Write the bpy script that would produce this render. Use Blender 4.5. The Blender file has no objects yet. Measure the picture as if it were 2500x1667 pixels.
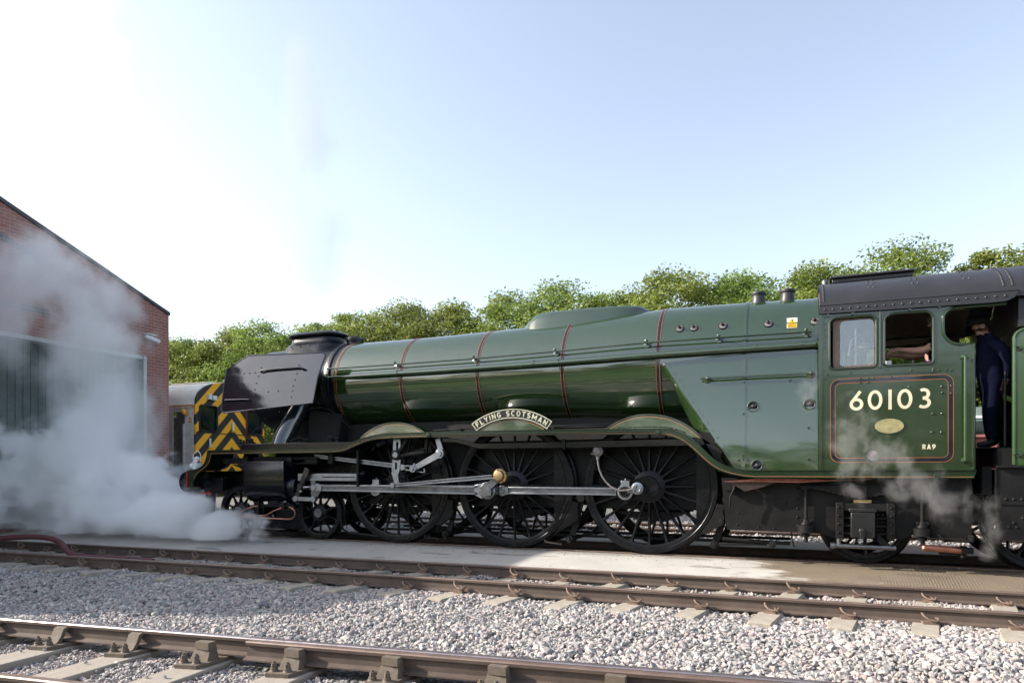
import bpy, bmesh, math, random
import numpy as np
from math import sin, cos, pi, radians, sqrt, atan2, hypot
from mathutils import Vector, Matrix, geometry

random.seed(7)
rng = np.random.default_rng(11)
S = bpy.context.scene
COL = S.collection

# ------------------------------------------------------------------ camera
cam = bpy.data.objects.new("camera", bpy.data.cameras.new("camera"))
COL.objects.link(cam)
cam.location = (6.539, -10.511, 1.225)
cam.rotation_euler = (radians(90), 0, 0.393)
cam.data.sensor_width = 36.0
cam.data.lens = 36.0 * 1700 / 2500
cam.data.shift_y = 319.7 / 2500
cam.data.clip_start = 0.1
cam.data.clip_end = 3000
S.camera = cam

# ------------------------------------------------------------------ light
SUN = Vector((-1.8, -0.62, 1.0)).normalized()       # towards the sun
EL = math.asin(SUN.z)
w = bpy.data.worlds.new("World")
S.world = w
w.use_nodes = True
nt = w.node_tree
bg = nt.nodes["Background"]
sky = nt.nodes.new("ShaderNodeTexSky")
sky.sky_type = 'NISHITA'
sky.sun_disc = False
sky.sun_elevation = EL
sky.sun_rotation = atan2(SUN.x, SUN.y)
sky.air_density = 1.0
sky.dust_density = 1.9
sky.ozone_density = 1.2
hs_ = nt.nodes.new("ShaderNodeHueSaturation")          # summer haze washes the blue out
hs_.inputs["Hue"].default_value = 0.5
hs_.inputs["Saturation"].default_value = 0.68
nt.links.new(sky.outputs[0], hs_.inputs["Color"])
nt.links.new(hs_.outputs[0], bg.inputs[0])
bg.inputs[1].default_value = 0.118
ld = bpy.data.lights.new("sun", 'SUN')
ld.energy = 3.05
ld.angle = radians(0.53)
ld.color = (1.0, 0.93, 0.82)
lo = bpy.data.objects.new("sun", ld)
COL.objects.link(lo)
lo.rotation_euler = (-SUN).to_track_quat('-Z', 'Y').to_euler()
S.view_settings.view_transform = 'Standard'
S.view_settings.look = 'None'
S.view_settings.exposure = 1.56
S.view_settings.gamma = 1.0
S.render.engine = 'CYCLES'
S.cycles.use_denoising = True
S.cycles.max_bounces = 20
S.cycles.diffuse_bounces = 3
S.cycles.glossy_bounces = 4
S.cycles.transmission_bounces = 4
S.cycles.transparent_max_bounces = 12
S.cycles.volume_bounces = 16
S.cycles.volume_step_rate = 1.0
S.cycles.volume_max_steps = 160
S.cycles.caustics_reflective = False
S.cycles.sample_clamp_indirect = 6.0

# ------------------------------------------------------------------ materials
def nodes_of(name):
    m = bpy.data.materials.new(name)
    m.use_nodes = True
    t = m.node_tree
    return m, t, t.nodes["Principled BSDF"]

def N(t, kind, **kw):
    n = t.nodes.new(kind)
    for k, v in kw.items():
        if k.startswith('i_'):
            n.inputs[int(k[2:]) if k[2:].isdigit() else k[2:].replace('_', ' ')].default_value = v
        else:
            setattr(n, k, v)
    return n

def mathn(t, op, a, b=None, clamp=False):
    n = t.nodes.new("ShaderNodeMath"); n.operation = op; n.use_clamp = clamp
    for i, x in enumerate((a, b)):
        if x is None: continue
        if isinstance(x, (int, float)): n.inputs[i].default_value = x
        else: t.links.new(x, n.inputs[i])
    return n.outputs[0]

def ramp(t, fac, stops):
    r = t.nodes.new("ShaderNodeValToRGB")
    el = r.color_ramp.elements
    while len(el) < len(stops): el.new(0.5)
    for e, (p, c) in zip(el, stops):
        e.position = p
        e.color = (*c, 1) if len(c) == 3 else c
    t.links.new(fac, r.inputs[0])
    return r.outputs[0]

def mixc(t, fac, a, b, mode='MIX'):
    n = t.nodes.new("ShaderNodeMix"); n.data_type = 'RGBA'; n.blend_type = mode
    for sock, x in ((n.inputs[0], fac), (n.inputs[6], a), (n.inputs[7], b)):
        if isinstance(x, (int, float)): sock.default_value = x
        elif isinstance(x, tuple): sock.default_value = (*x, 1)
        else: t.links.new(x, sock)
    return n.outputs[2]

def coords(t, kind='Object'):
    return t.nodes.new("ShaderNodeTexCoord").outputs[kind]

def noise(t, co, scale, detail=4, rough=.55, dim3=None):
    n = N(t, "ShaderNodeTexNoise", i_Scale=scale, i_Detail=detail, i_Roughness=rough)
    t.links.new(co, n.inputs["Vector"])
    return n.outputs["Fac"]

def mapping(t, co, scale=(1, 1, 1), loc=(0, 0, 0)):
    n = N(t, "ShaderNodeMapping"); n.inputs["Scale"].default_value = scale; n.inputs["Location"].default_value = loc
    t.links.new(co, n.inputs[0])
    return n.outputs[0]

def bump(t, b, h, strength=.3, dist=.01):
    n = N(t, "ShaderNodeBump"); n.inputs["Strength"].default_value = strength; n.inputs["Distance"].default_value = dist
    t.links.new(h, n.inputs["Height"]); t.links.new(n.outputs[0], b.inputs["Normal"])

def paint(name, col, rough=.4, metal=0.0, col2=None, scale=3.0, bmp=0.0, bscale=80, ior=1.5, coat=0.0, rvar=.12, amt=.6):
    m, t, b = nodes_of(name)
    co = coords(t)
    f = noise(t, co, scale, 5, .6)
    c2 = col2 or tuple(c * .62 for c in col)
    t.links.new(ramp(t, f, [(.5 - amt * .35, c2), (.5 + amt * .25, col)]), b.inputs["Base Color"])
    g = noise(t, co, scale * 4.3, 4, .6)
    t.links.new(mathn(t, 'ADD', mathn(t, 'MULTIPLY', mathn(t, 'SUBTRACT', g, .5), rvar * 2), rough, True), b.inputs["Roughness"])
    b.inputs["Metallic"].default_value = metal
    b.inputs["IOR"].default_value = ior
    b.inputs["Coat Weight"].default_value = coat
    b.inputs["Coat Roughness"].default_value = .04
    if bmp: bump(t, b, noise(t, co, bscale, 3), bmp, .004)
    return m

def gloss_paint(name, col, ior=1.75, rough=.09, wob=.05, wscale=1.6, col2=None):
    # lacquered sheet metal: slightly wavy so reflections wander
    m, t, b = nodes_of(name)
    co = coords(t)
    f = noise(t, co, 2.2, 5, .6)
    t.links.new(ramp(t, f, [(.3, col2 or tuple(c * .82 for c in col)), (.7, col)]), b.inputs["Base Color"])
    g = noise(t, co, 9, 4, .65)
    t.links.new(mathn(t, 'ADD', mathn(t, 'MULTIPLY', mathn(t, 'SUBTRACT', g, .45), .12), rough, True), b.inputs["Roughness"])
    b.inputs["IOR"].default_value = ior
    h = noise(t, mapping(t, co, (.55, 1.2, 1.2)), wscale, 2, .5)
    bump(t, b, h, wob, .25)
    return m

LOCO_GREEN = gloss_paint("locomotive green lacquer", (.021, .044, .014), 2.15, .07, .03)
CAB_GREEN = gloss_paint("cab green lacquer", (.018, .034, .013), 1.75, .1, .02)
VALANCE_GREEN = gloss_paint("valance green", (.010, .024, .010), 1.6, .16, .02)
TENDER_GREEN = gloss_paint("tender green", (.035, .075, .024), 1.8, .15, .02)
CYL_BLACK = gloss_paint("cylinder black", (.004, .0048, .009), 1.45, .12, .03)
GLOSS_BLACK = gloss_paint("gloss black paint", (.006, .008, .018), 1.72, .07, .04)
SMOKE_BLACK = paint("smokebox black", (.004, .0055, .010), .30, ior=1.42, rvar=.1)
BLACK = paint("engine black", (.008, .008, .0095), .42, col2=(.003, .003, .004), ior=1.3, bmp=.08)
GRIMY = paint("grimy black iron", (.013, .012, .012), .55, col2=(.006, .0055, .0055), scale=5, bmp=.2, ior=1.3)
WHEEL_BLACK = paint("wheel black", (.012, .012, .0145), .28, col2=(.004, .004, .005), ior=1.3)
PITCH = paint("matt black and gap shade", (.004, .004, .004), .8)  # matt black; also the painted shade below the boiler
ROOF_GREY = paint("cab roof dark grey", (.026, .024, .027), .42, col2=(.018, .017, .019), scale=2.2, ior=1.55)
STEEL = paint("polished steel", (.36, .375, .41), .36, 1.0, col2=(.24, .245, .27), scale=7, rvar=.15)
STEEL_DARK = paint("oily steel", (.20, .205, .22), .4, 1.0, col2=(.11, .11, .12), scale=8)
BRASS = paint("worn brass", (.55, .38, .2), .33, .9, col2=(.36, .24, .13), scale=16)
PLATE_BRASS = paint("polished brass plate", (.72, .60, .30), .38, .8, col2=(.5, .4, .2), scale=14)
COPPER = paint("copper pipe", (.42, .19, .13), .35, .9, col2=(.25, .11, .08), scale=10)
ORANGE = paint("orange lining", (.36, .12, .035), .45)
CREAM = paint("cream lettering", (.80, .70, .50), .45)
NAMEMETAL = paint("nameplate brass letters", (.78, .74, .55), .35, .45)
BUFFER_RED = paint("buffer beam red", (.52, .025, .02), .35)
WHITE = paint("white paint", (.78, .79, .8), .45, col2=(.62, .63, .65))
RUBBER = paint("black rubber", (.012, .012, .012), .7)
GREYPLUG = paint("grey washout plug", (.2, .18, .185), .5, col2=(.12, .1, .1), scale=20)
YELLOW = paint("sign yellow", (.8, .5, .02), .5)
BLACKMARK = paint("black marking", (.01, .01, .01), .6)
WOOD = paint("varnished wood", (.20, .13, .10), .45, scale=9)
CABCREAM = paint("cab lining cream brown", (.075, .05, .04), .6)
GLASS_M, t_, b_ = nodes_of("window glass")
b_.inputs["Base Color"].default_value = (.93, .97, .98, 1)
b_.inputs["Roughness"].default_value = .02
b_.inputs["IOR"].default_value = 2.1
b_.inputs["Transmission Weight"].default_value = 1.0
DARKGLASS = paint("dark cab glass", (.012, .02, .02), .05, ior=1.6, rvar=.02)

def rail_steel():
    m, t, b = nodes_of("rusty rail steel")
    co = coords(t)
    f = noise(t, co, 3, 6, .65)
    f2 = noise(t, mapping(t, co, (.6, 14, 14)), 6, 3)
    c = ramp(t, f, [(.3, (.062, .043, .034)), (.55, (.11, .078, .06)), (.8, (.16, .115, .085))])
    c = mixc(t, mathn(t, 'MULTIPLY', f2, .45), c, (.075, .055, .045))
    t.links.new(c, b.inputs["Base Color"])
    b.inputs["Roughness"].default_value = .72
    bump(t, b, noise(t, co, 90, 3), .25, .003)
    return m
RAIL = rail_steel()
RAILTOP = paint("rail head brown", (.23, .16, .13), .45, .35, col2=(.15, .1, .08), scale=5)
RAILBRIGHT = paint("worn bright rail head", (.42, .37, .38), .28, .75, col2=(.27, .22, .22), scale=4)
CLIPM = paint("rusty spring clip", (.20, .135, .10), .7, col2=(.12, .08, .06), scale=20)
CHAIRM = paint("rusty cast chair", (.15, .118, .085), .8, col2=(.09, .07, .055), scale=14, bmp=.4)

def concrete(name, a, bcol, scale=3):
    m, t, b = nodes_of(name)
    co = coords(t)
    f = noise(t, co, scale, 7, .65)
    g = noise(t, co, 70, 3, .7)
    c = ramp(t, f, [(.3, bcol), (.68, a)])
    c = mixc(t, mathn(t, 'MULTIPLY', g, .35), c, tuple(x * .55 for x in a))
    t.links.new(c, b.inputs["Base Color"])
    b.inputs["Roughness"].default_value = .9
    bump(t, b, g, .35, .006)
    return m
SLEEPER_C = concrete("concrete sleeper", (.38, .335, .275), (.25, .215, .175), 6)

def timber():
    m, t, b = nodes_of("weathered timber bearer")
    co = coords(t)
    f = noise(t, mapping(t, co, (14, 1.0, 14)), 3, 6, .7)
    g = noise(t, co, 2.2, 4)
    c = ramp(t, f, [(.3, (.21, .17, .135)), (.7, (.40, .345, .28))])
    c = mixc(t, mathn(t, 'MULTIPLY', g, .5), c, (.30, .27, .24))
    t.links.new(c, b.inputs["Base Color"])
    b.inputs["Roughness"].default_value = .88
    bump(t, b, f, .5, .012)
    return m
TIMBER = timber()

def slab_mat():
    m, t, b = nodes_of("concrete apron")
    co = coords(t)
    sep = N(t, "ShaderNodeSeparateXYZ"); t.links.new(co, sep.inputs[0])
    x, y = sep.outputs[0], sep.outputs[1]
    f = noise(t, co, 2.0, 7, .7)
    g = noise(t, co, 55, 4, .75)
    c = ramp(t, f, [(.25, (.37, .35, .32)), (.6, (.47, .445, .405)), (.85, (.51, .485, .44))])
    c = mixc(t, mathn(t, 'MULTIPLY', g, .3), c, (.33, .30, .27))
    # wet, oily brown area towards the cab end, edge broken by noise
    edge = noise(t, mapping(t, co, (.5, 1.5, 1)), 1.7, 6, .62)
    wet = mathn(t, 'ADD', mathn(t, 'MULTIPLY', mathn(t, 'SUBTRACT', x, 5.55), .75), mathn(t, 'MULTIPLY', mathn(t, 'SUBTRACT', edge, .5), 4.2))
    wet = mathn(t, 'ADD', wet, mathn(t, 'MULTIPLY', y, .65))
    wet = mathn(t, 'MULTIPLY', wet, 2.2, True)
    groove = N(t, "ShaderNodeTexWave", i_Scale=9.0, i_Distortion=2.5, i_Detail=3.0)
    t.links.new(co, groove.inputs[0])
    gr2 = N(t, "ShaderNodeTexWave", i_Scale=9.0, i_Distortion=3.0, i_Detail=3.0); gr2.bands_direction = 'Y'
    t.links.new(co, gr2.inputs[0])
    weave = mathn(t, 'MULTIPLY', groove.outputs["Fac"], gr2.outputs["Fac"])
    wm = mathn(t, 'MULTIPLY', mathn(t, 'MULTIPLY', mathn(t, 'SUBTRACT', x, 6.6), .8, True), ramp(t, noise(t, co, 1.3, 5, .65), [(.4, (0, 0, 0)), (.6, (1, 1, 1))]))
    weave = mathn(t, 'ADD', mathn(t, 'MULTIPLY', wm, mathn(t, 'SUBTRACT', weave, .5)), .5)
    wcol = mixc(t, weave, (.11, .082, .05), (.30, .225, .145))
    wcol = mixc(t, mathn(t, 'MULTIPLY', noise(t, mapping(t, co, (.7, 2, 1)), 2.6, 6, .7), .75), wcol, (.10, .075, .05))
    c = mixc(t, mathn(t, 'MULTIPLY', wet, .88), c, wcol)
    # scattered oil stains
    st = noise(t, mapping(t, co, (.5, 2.0, 1), (3.1, .4, 0)), 1.5, 5, .6)
    stm = ramp(t, st, [(.60, (0, 0, 0)), (.66, (1, 1, 1))])
    c = mixc(t, mathn(t, 'MULTIPLY', stm, .7), c, (.12, .098, .075))
    sp = noise(t, co, 26, 2, .5)
    spm = ramp(t, sp, [(.70, (0, 0, 0)), (.74, (1, 1, 1))])
    c = mixc(t, mathn(t, 'MULTIPLY', spm, .8), c, (.05, .045, .04))
    # oily strip right next to the near rail
    ed = mathn(t, 'ADD', mathn(t, 'MULTIPLY', mathn(t, 'ADD', y, .22), 5.0), mathn(t, 'MULTIPLY', mathn(t, 'SUBTRACT', edge, .5), 2.4))
    ed = mathn(t, 'MULTIPLY', ed, 1.0, True)
    c = mixc(t, mathn(t, 'MULTIPLY', ed, .55), c, (.13, .105, .085))
    t.links.new(c, b.inputs["Base Color"])
    rr = mathn(t, 'SUBTRACT', .93, mathn(t, 'MULTIPLY', wet, .42))
    t.links.new(rr, b.inputs["Roughness"])
    hgt = mathn(t, 'ADD', mathn(t, 'MULTIPLY', g, .6), mathn(t, 'MULTIPLY', weave, mathn(t, 'MULTIPLY', wet, .9)))
    bump(t, b, hgt, .5, .01)
    return m
SLAB = slab_mat()

def ground_mat():
    m, t, b = nodes_of("stony ground")
    co = coords(t)
    v = N(t, "ShaderNodeTexVoronoi", i_Scale=22.0); t.links.new(co, v.inputs["Vector"])
    f = noise(t, co, 1.2, 5, .6)
    c = mixc(t, .75, v.outputs["Color"], (.5, .5, .5))
    hs = N(t, "ShaderNodeHueSaturation"); hs.inputs["Saturation"].default_value = .14; hs.inputs["Value"].default_value = .72
    t.links.new(c, hs.inputs["Color"])
    c2 = mixc(t, mathn(t, 'MULTIPLY', f, .55), hs.outputs[0], (.27, .22, .17))
    d = ramp(t, v.outputs["Distance"], [(.15, (1, 1, 1)), (.55, (.25, .25, .25))])
    t.links.new(mixc(t, .85, c2, d, 'MULTIPLY'), b.inputs["Base Color"])
    b.inputs["Roughness"].default_value = .95
    inv = mathn(t, 'SUBTRACT', 1.0, v.outputs["Distance"])
    bump(t, b, inv, .9, .05)
    return m
GROUND = ground_mat()

def stone_mat():
    m, t, b = nodes_of("crushed granite")
    at = N(t, "ShaderNodeAttribute"); at.attribute_name = "tint"
    co = coords(t)
    f = noise(t, co, 60, 4, .7)
    c = mixc(t, mathn(t, 'MULTIPLY', f, .55), at.outputs["Color"], mixc(t, .35, at.outputs["Color"], (.9, .86, .82)))
    g = noise(t, co, 140, 2, .6)
    c = mixc(t, mathn(t, 'MULTIPLY', g, .3), c, (.16, .15, .15))
    t.links.new(c, b.inputs["Base Color"])
    b.inputs["Roughness"].default_value = .88
    bump(t, b, f, .35, .006)
    return m
STONE = stone_mat()

def brick_mat(name, c1, c2, mortar, scale=1.0):
    m, t, b = nodes_of(name)
    co = coords(t)
    sep = N(t, "ShaderNodeSeparateXYZ"); t.links.new(co, sep.inputs[0])
    cmb = N(t, "ShaderNodeCombineXYZ")
    t.links.new(mathn(t, 'ADD', sep.outputs[0], sep.outputs[1]), cmb.inputs[0]); t.links.new(sep.outputs[2], cmb.inputs[1])
    br = N(t, "ShaderNodeTexBrick", i_Scale=1.0, i_Color1=(*c1, 1), i_Color2=(*c2, 1), i_Mortar=(*mortar, 1))
    br.inputs["Mortar Size"].default_value = .006
    br.inputs["Brick Width"].default_value = .225
    br.inputs["Row Height"].default_value = .082
    br.inputs["Bias"].default_value = -.1
    t.links.new(cmb.outputs[0], br.inputs[0])
    f = noise(t, co, 1.4, 5, .6)
    c = mixc(t, mathn(t, 'MULTIPLY', f, .5), br.outputs[0], tuple(x * .55 for x in c1))
    t.links.new(c, b.inputs["Base Color"])
    b.inputs["Roughness"].default_value = .85
    bump(t, b, mathn(t, 'SUBTRACT', mathn(t, 'MULTIPLY', noise(t, co, 60, 3), .3), br.outputs["Fac"]), .6, .008)
    return m
BRICK = brick_mat("red brick", (.36, .145, .11), (.27, .105, .088), (.42, .36, .33))
BLUEBRICK = brick_mat("blue engineering brick", (.06, .068, .085), (.085, .092, .11), (.34, .33, .33))
DOORFRAME = paint("pale grey door frame", (.55, .58, .58), .55)
DOORPANEL = paint("grey green door panel", (.12, .15, .145), .55)
ROOFSHEET = paint("dark roof sheet", (.06, .06, .065), .6)
SHUNTROOF = paint("weathered pale roof", (.80, .78, .72), .7, col2=(.66, .63, .56), scale=4)
SHUNTGREY = paint("pale grey cab side", (.70, .68, .63), .55, col2=(.52, .50, .46), scale=5)
MAROON = paint("faded maroon wagon", (.36, .12, .10), .6, col2=(.24, .085, .075), scale=4)
COACHGREEN = paint("grey green van", (.20, .26, .23), .5)
HOSEM = paint("maroon rubber hose", (.13, .035, .04), .6, col2=(.085, .028, .032), scale=9, bmp=.2)

def chevron_mat(yc):
    m, t, b = nodes_of("wasp stripe paint")
    co = coords(t)
    sep = N(t, "ShaderNodeSeparateXYZ"); t.links.new(co, sep.inputs[0])
    ay = mathn(t, 'ABSOLUTE', mathn(t, 'SUBTRACT', sep.outputs[1], yc))
    s = mathn(t, 'ADD', sep.outputs[2], mathn(t, 'MULTIPLY', ay, 1.02))
    fr = mathn(t, 'FRACT', mathn(t, 'DIVIDE', mathn(t, 'SUBTRACT', s, .02), .56))
    k = mathn(t, 'GREATER_THAN', fr, .52)
    f = noise(t, co, 7, 5, .65)
    y = mixc(t, mathn(t, 'MULTIPLY', f, .4), (.93, .44, .015), (.75, .35, .02))
    t.links.new(mixc(t, k, (.022, .021, .02), y), b.inputs["Base Color"])
    b.inputs["Roughness"].default_value = .45
    return m
CHEVRON = chevron_mat(1.36)

def leaf_mat(name, a, bcol):
    m, t, b = nodes_of(name)
    at = N(t, "ShaderNodeAttribute"); at.attribute_name = "tint"
    oi = N(t, "ShaderNodeObjectInfo")
    c = mixc(t, at.outputs["Fac"], a, bcol)
    hs = N(t, "ShaderNodeHueSaturation")
    t.links.new(mathn(t, 'ADD', .485, mathn(t, 'MULTIPLY', oi.outputs["Random"], .03)), hs.inputs["Hue"])
    t.links.new(mathn(t, 'ADD', .85, mathn(t, 'MULTIPLY', oi.outputs["Random"], .35)), hs.inputs["Value"])
    t.links.new(c, hs.inputs["Color"])
    t.links.new(hs.outputs[0], b.inputs["Base Color"])
    b.inputs["Roughness"].default_value = .5
    tr = N(t, "ShaderNodeBsdfTranslucent"); t.links.new(hs.outputs[0], tr.inputs[0])
    mx = N(t, "ShaderNodeMixShader"); mx.inputs[0].default_value = .5
    t.links.new(b.outputs[0], mx.inputs[1]); t.links.new(tr.outputs[0], mx.inputs[2])
    t.links.new(mx.outputs[0], t.nodes["Material Output"].inputs["Surface"])
    return m
LEAF = leaf_mat("broadleaf foliage", (.095, .14, .026), (.28, .335, .07))
BARK = paint("grey brown bark", (.16, .13, .10), .9, col2=(.08, .065, .05), scale=8, bmp=.5, bscale=20)

# ------------------------------------------------------------------ mesh builder
ORG = {}
def V(*a): return Vector(a)

def arc(cx, cz, rx, rz, a0, a1, n=12):
    return [(cx + rx * cos(radians(a0 + (a1 - a0) * i / n)), cz + rz * sin(radians(a0 + (a1 - a0) * i / n))) for i in range(n + 1)]

def rrect(x0, z0, x1, z1, r, n=5):
    if not isinstance(r, tuple): r = (r,) * 4          # bl, br, tr, tl
    return (arc(x0 + r[0], z0 + r[0], r[0], r[0], 180, 270, n) + arc(x1 - r[1], z0 + r[1], r[1], r[1], 270, 360, n)
            + arc(x1 - r[2], z1 - r[2], r[2], r[2], 0, 90, n) + arc(x0 + r[3], z1 - r[3], r[3], r[3], 90, 180, n))

def frame_of(d):
    d = Vector(d).normalized()
    u = d.cross(Vector((0, 0, 1)))
    if u.length < 1e-3: u = d.cross(Vector((1, 0, 0)))
    u.normalize()
    return d, u, d.cross(u).normalized()

class MB:
    def __init__(s): s.v = []; s.f = []; s.m = []
    def add(s, vs, fs, mi=0):
        o = len(s.v); s.v += [tuple(p) for p in vs]; s.f += [tuple(i + o for i in f) for f in fs]; s.m += [mi] * len(fs); return s
    def box(s, x0, x1, y0, y1, z0, z1, mi=0):
        vs = [(x, y, z) for x in (x0, x1) for y in (y0, y1) for z in (z0, z1)]
        return s.add(vs, [(0, 1, 3, 2), (4, 6, 7, 5), (0, 4, 5, 1), (2, 3, 7, 6), (0, 2, 6, 4), (1, 5, 7, 3)], mi)
    def obox(s, p0, p1, y0, y1, h0, h1=None, mi=0):
        # bar from p0 to p1 (xz), heights h0..h1, spanning y0..y1
        h1 = h0 if h1 is None else h1
        a, b = Vector(p0), Vector(p1); d = (b - a).normalized(); n = Vector((-d.y, d.x))
        q = [a + n * h0 / 2, b + n * h1 / 2, b - n * h1 / 2, a - n * h0 / 2]
        return s.prism([(p.x, p.y) for p in q], y0, y1, mi)
    def prism(s, poly, y0, y1, mi=0, holes=()):
        # polygon in XZ extruded along Y
        if y0 > y1: y0, y1 = y1, y0
        loops = [list(poly)] + [list(h) for h in holes]
        tris = geometry.tessellate_polygon([[Vector((p[0], p[1], 0)) for p in l] for l in loops])
        flat = [p for l in loops for p in l]; n = len(flat)
        vs = [(p[0], y0, p[1]) for p in flat] + [(p[0], y1, p[1]) for p in flat]
        fs = []
        for a, b, c in tris:
            A, B, Cc = flat[a], flat[b], flat[c]
            if (B[0] - A[0]) * (Cc[1] - A[1]) - (B[1] - A[1]) * (Cc[0] - A[0]) < 0: b, c = c, b
            fs += [(a, b, c), (a + n, c + n, b + n)]
        o = 0
        for li, l in enumerate(loops):
            k = len(l)
            ar = sum(l[i][0] * l[(i + 1) % k][1] - l[(i + 1) % k][0] * l[i][1] for i in range(k))
            for i in range(k):
                j = (i + 1) % k
                q = (o + i, o + i + n, o + j + n, o + j)
                fs.append(q if (ar > 0) == (li == 0) else q[::-1])
            o += k
        return s.add(vs, fs, mi)
    def cyl(s, p0, p1, r0, r1=None, seg=16, mi=0, caps=True):
        r1 = r0 if r1 is None else r1
        p0, p1 = Vector(p0), Vector(p1); d, u, w_ = frame_of(p1 - p0)
        vs = []
        for p, r in ((p0, r0), (p1, r1)):
            for i in range(seg):
                a = 2 * pi * i / seg; vs.append(p + (u * cos(a) + w_ * sin(a)) * r)
        fs = [(i, (i + 1) % seg, seg + (i + 1) % seg, seg + i) for i in range(seg)]
        if caps: fs += [tuple(range(seg))[::-1], tuple(range(seg, 2 * seg))]
        return s.add(vs, fs, mi)
    def lathe(s, o, d, prof, seg=32, mi=0, a0=0, a1=360, close=True):
        # prof: (t along d, r)
        o = Vector(o); d, u, w_ = frame_of(d)
        full = abs(a1 - a0) >= 359.9; n = seg if full else seg + 1
        vs = []
        for t_, r in prof:
            for i in range(n):
                a = radians(a0 + (a1 - a0) * i / seg)
                vs.append(o + d * t_ + (u * cos(a) + w_ * sin(a)) * max(r, 1e-4))
        fs = []
        for k in range(len(prof) - 1):
            for i in range(seg):
                j = (i + 1) % n
                fs.append((k * n + i, k * n + j, (k + 1) * n + j, (k + 1) * n + i))
        if close and full:
            if prof[0][1] > 1e-3: fs.append(tuple(range(n))[::-1])
            if prof[-1][1] > 1e-3: fs.append(tuple(range((len(prof) - 1) * n, len(prof) * n)))
        return s.add(vs, fs, mi)
    def tube(s, pts, r, seg=8, mi=0, closed=False):
        pts = [Vector(p) for p in pts]; n = len(pts)
        up = None; rings = []
        for i, p in enumerate(pts):
            if closed: d = pts[(i + 1) % n] - pts[i - 1]
            else: d = pts[min(i + 1, n - 1)] - pts[max(i - 1, 0)]
            d.normalize()
            if up is None: up = frame_of(d)[1]
            u = (up - d * up.dot(d))
            if u.length < 1e-4: u = frame_of(d)[1]
            u.normalize(); up = u; w_ = d.cross(u)
            rr = r[i] if isinstance(r, (list, tuple)) else r
            rings.append([p + (u * cos(2 * pi * k / seg) + w_ * sin(2 * pi * k / seg)) * rr for k in range(seg)])
        vs = [q for rg in rings for q in rg]; fs = []
        for i in range(n if closed else n - 1):
            j = (i + 1) % n
            for k in range(seg):
                l = (k + 1) % seg
                fs.append((i * seg + k, i * seg + l, j * seg + l, j * seg + k))
        if not closed: fs += [tuple(range(seg))[::-1], tuple(range((n - 1) * seg, n * seg))]
        return s.add(vs, fs, mi)
    def ribbon(s, pts, w_, y0, y1, mi=0, closed=False):
        # flat stroke in the XZ plane
        P = [Vector(p) for p in pts]
        Q = [P[0]]
        for p in P[1:]:
            if (p - Q[-1]).length > 1e-5: Q.append(p)
        if closed and (Q[0] - Q[-1]).length < 1e-5: Q.pop()
        P = Q; n = len(P); L = []; R = []
        for i in range(n):
            a = P[i] - P[i - 1] if (closed or i) else P[1] - P[0]
            b = P[(i + 1) % n] - P[i] if (closed or i < n - 1) else P[-1] - P[-2]
            a = a.normalized(); b = b.normalized(); tq = (a + b)
            tq = tq.normalized() if tq.length > 1e-4 else a
            nn = Vector((-tq.y, tq.x)); k = min(1 / max(.35, nn.dot(Vector((-a.y, a.x)))), 2.2)
            L.append(P[i] + nn * w_ / 2 * k); R.append(P[i] - nn * w_ / 2 * k)
        m_ = n if closed else n - 1
        for i in range(m_):
            j = (i + 1) % n
            q = [R[i], R[j], L[j], L[i]]
            vs = [(p.x, y0, p.y) for p in q] + [(p.x, y1, p.y) for p in q]
            fs = [(0, 1, 2, 3), (7, 6, 5, 4), (0, 4, 5, 1), (2, 6, 7, 3)]
            if not closed:
                if i == 0: fs.append((0, 3, 7, 4))
                if i == m_ - 1: fs.append((1, 5, 6, 2))
            s.add(vs, fs, mi)
        return s
    def dome(s, p, d, r, h=None, mi=0, seg=8):
        h = h or r * .75
        return s.lathe(p, d, [(0, r), (h * .55, r * .8), (h * .9, r * .42), (h, 0)], seg, mi)
    def loft(s, rings, mi=0, closed=True, cap=True):
        n = len(rings[0]); vs = [p for r in rings for p in r]; fs = []
        for i in range(len(rings) - 1):
            for k in range(n if closed else n - 1):
                l = (k + 1) % n
                fs.append((i * n + k, i * n + l, (i + 1) * n + l, (i + 1) * n + k))
        if cap: fs += [tuple(range(n))[::-1], tuple(range((len(rings) - 1) * n, len(rings) * n))]
        return s.add(vs, fs, mi)
    def mirror(s, yc):
        o = len(s.v)
        s.v += [(x, 2 * yc - y, z) for x, y, z in s.v]
        s.f += [tuple(i + o for i in f)[::-1] for f in s.f]; s.m += s.m[:]
        return s
    def build(s, name, mats, parent=None, at=None, sharp=35, bevel=0):
        mats = mats if isinstance(mats, (list, tuple)) else [mats]
        base = ORG[parent.name] if parent else Vector((0, 0, 0))
        org = Vector(at) if at is not None else (base if parent else Vector((0, 0, 0)))
        me = bpy.data.meshes.new(name)
        me.from_pydata([(x - org.x, y - org.y, z - org.z) for x, y, z in s.v], [], s.f)
        for m_ in mats: me.materials.append(m_)
        me.polygons.foreach_set("material_index", s.m)
        me.polygons.foreach_set("use_smooth", [True] * len(s.f))
        me.set_sharp_from_angle(angle=radians(sharp))
        me.update()
        o = bpy.data.objects.new(name, me); COL.objects.link(o)
        o.location = org - base
        if parent: o.parent = parent
        ORG[o.name] = org
        if bevel:
            b = o.modifiers.new("bevel", 'BEVEL'); b.width = bevel; b.segments = 2; b.limit_method = 'ANGLE'; b.angle_limit = radians(40)
            b.harden_normals = False
        return o

def tag(o, label=None, cat=None, group=None, kind=None):
    if label: o["label"] = label
    if cat: o["category"] = cat
    if group: o["group"] = group
    if kind: o["kind"] = kind
    return o

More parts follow.
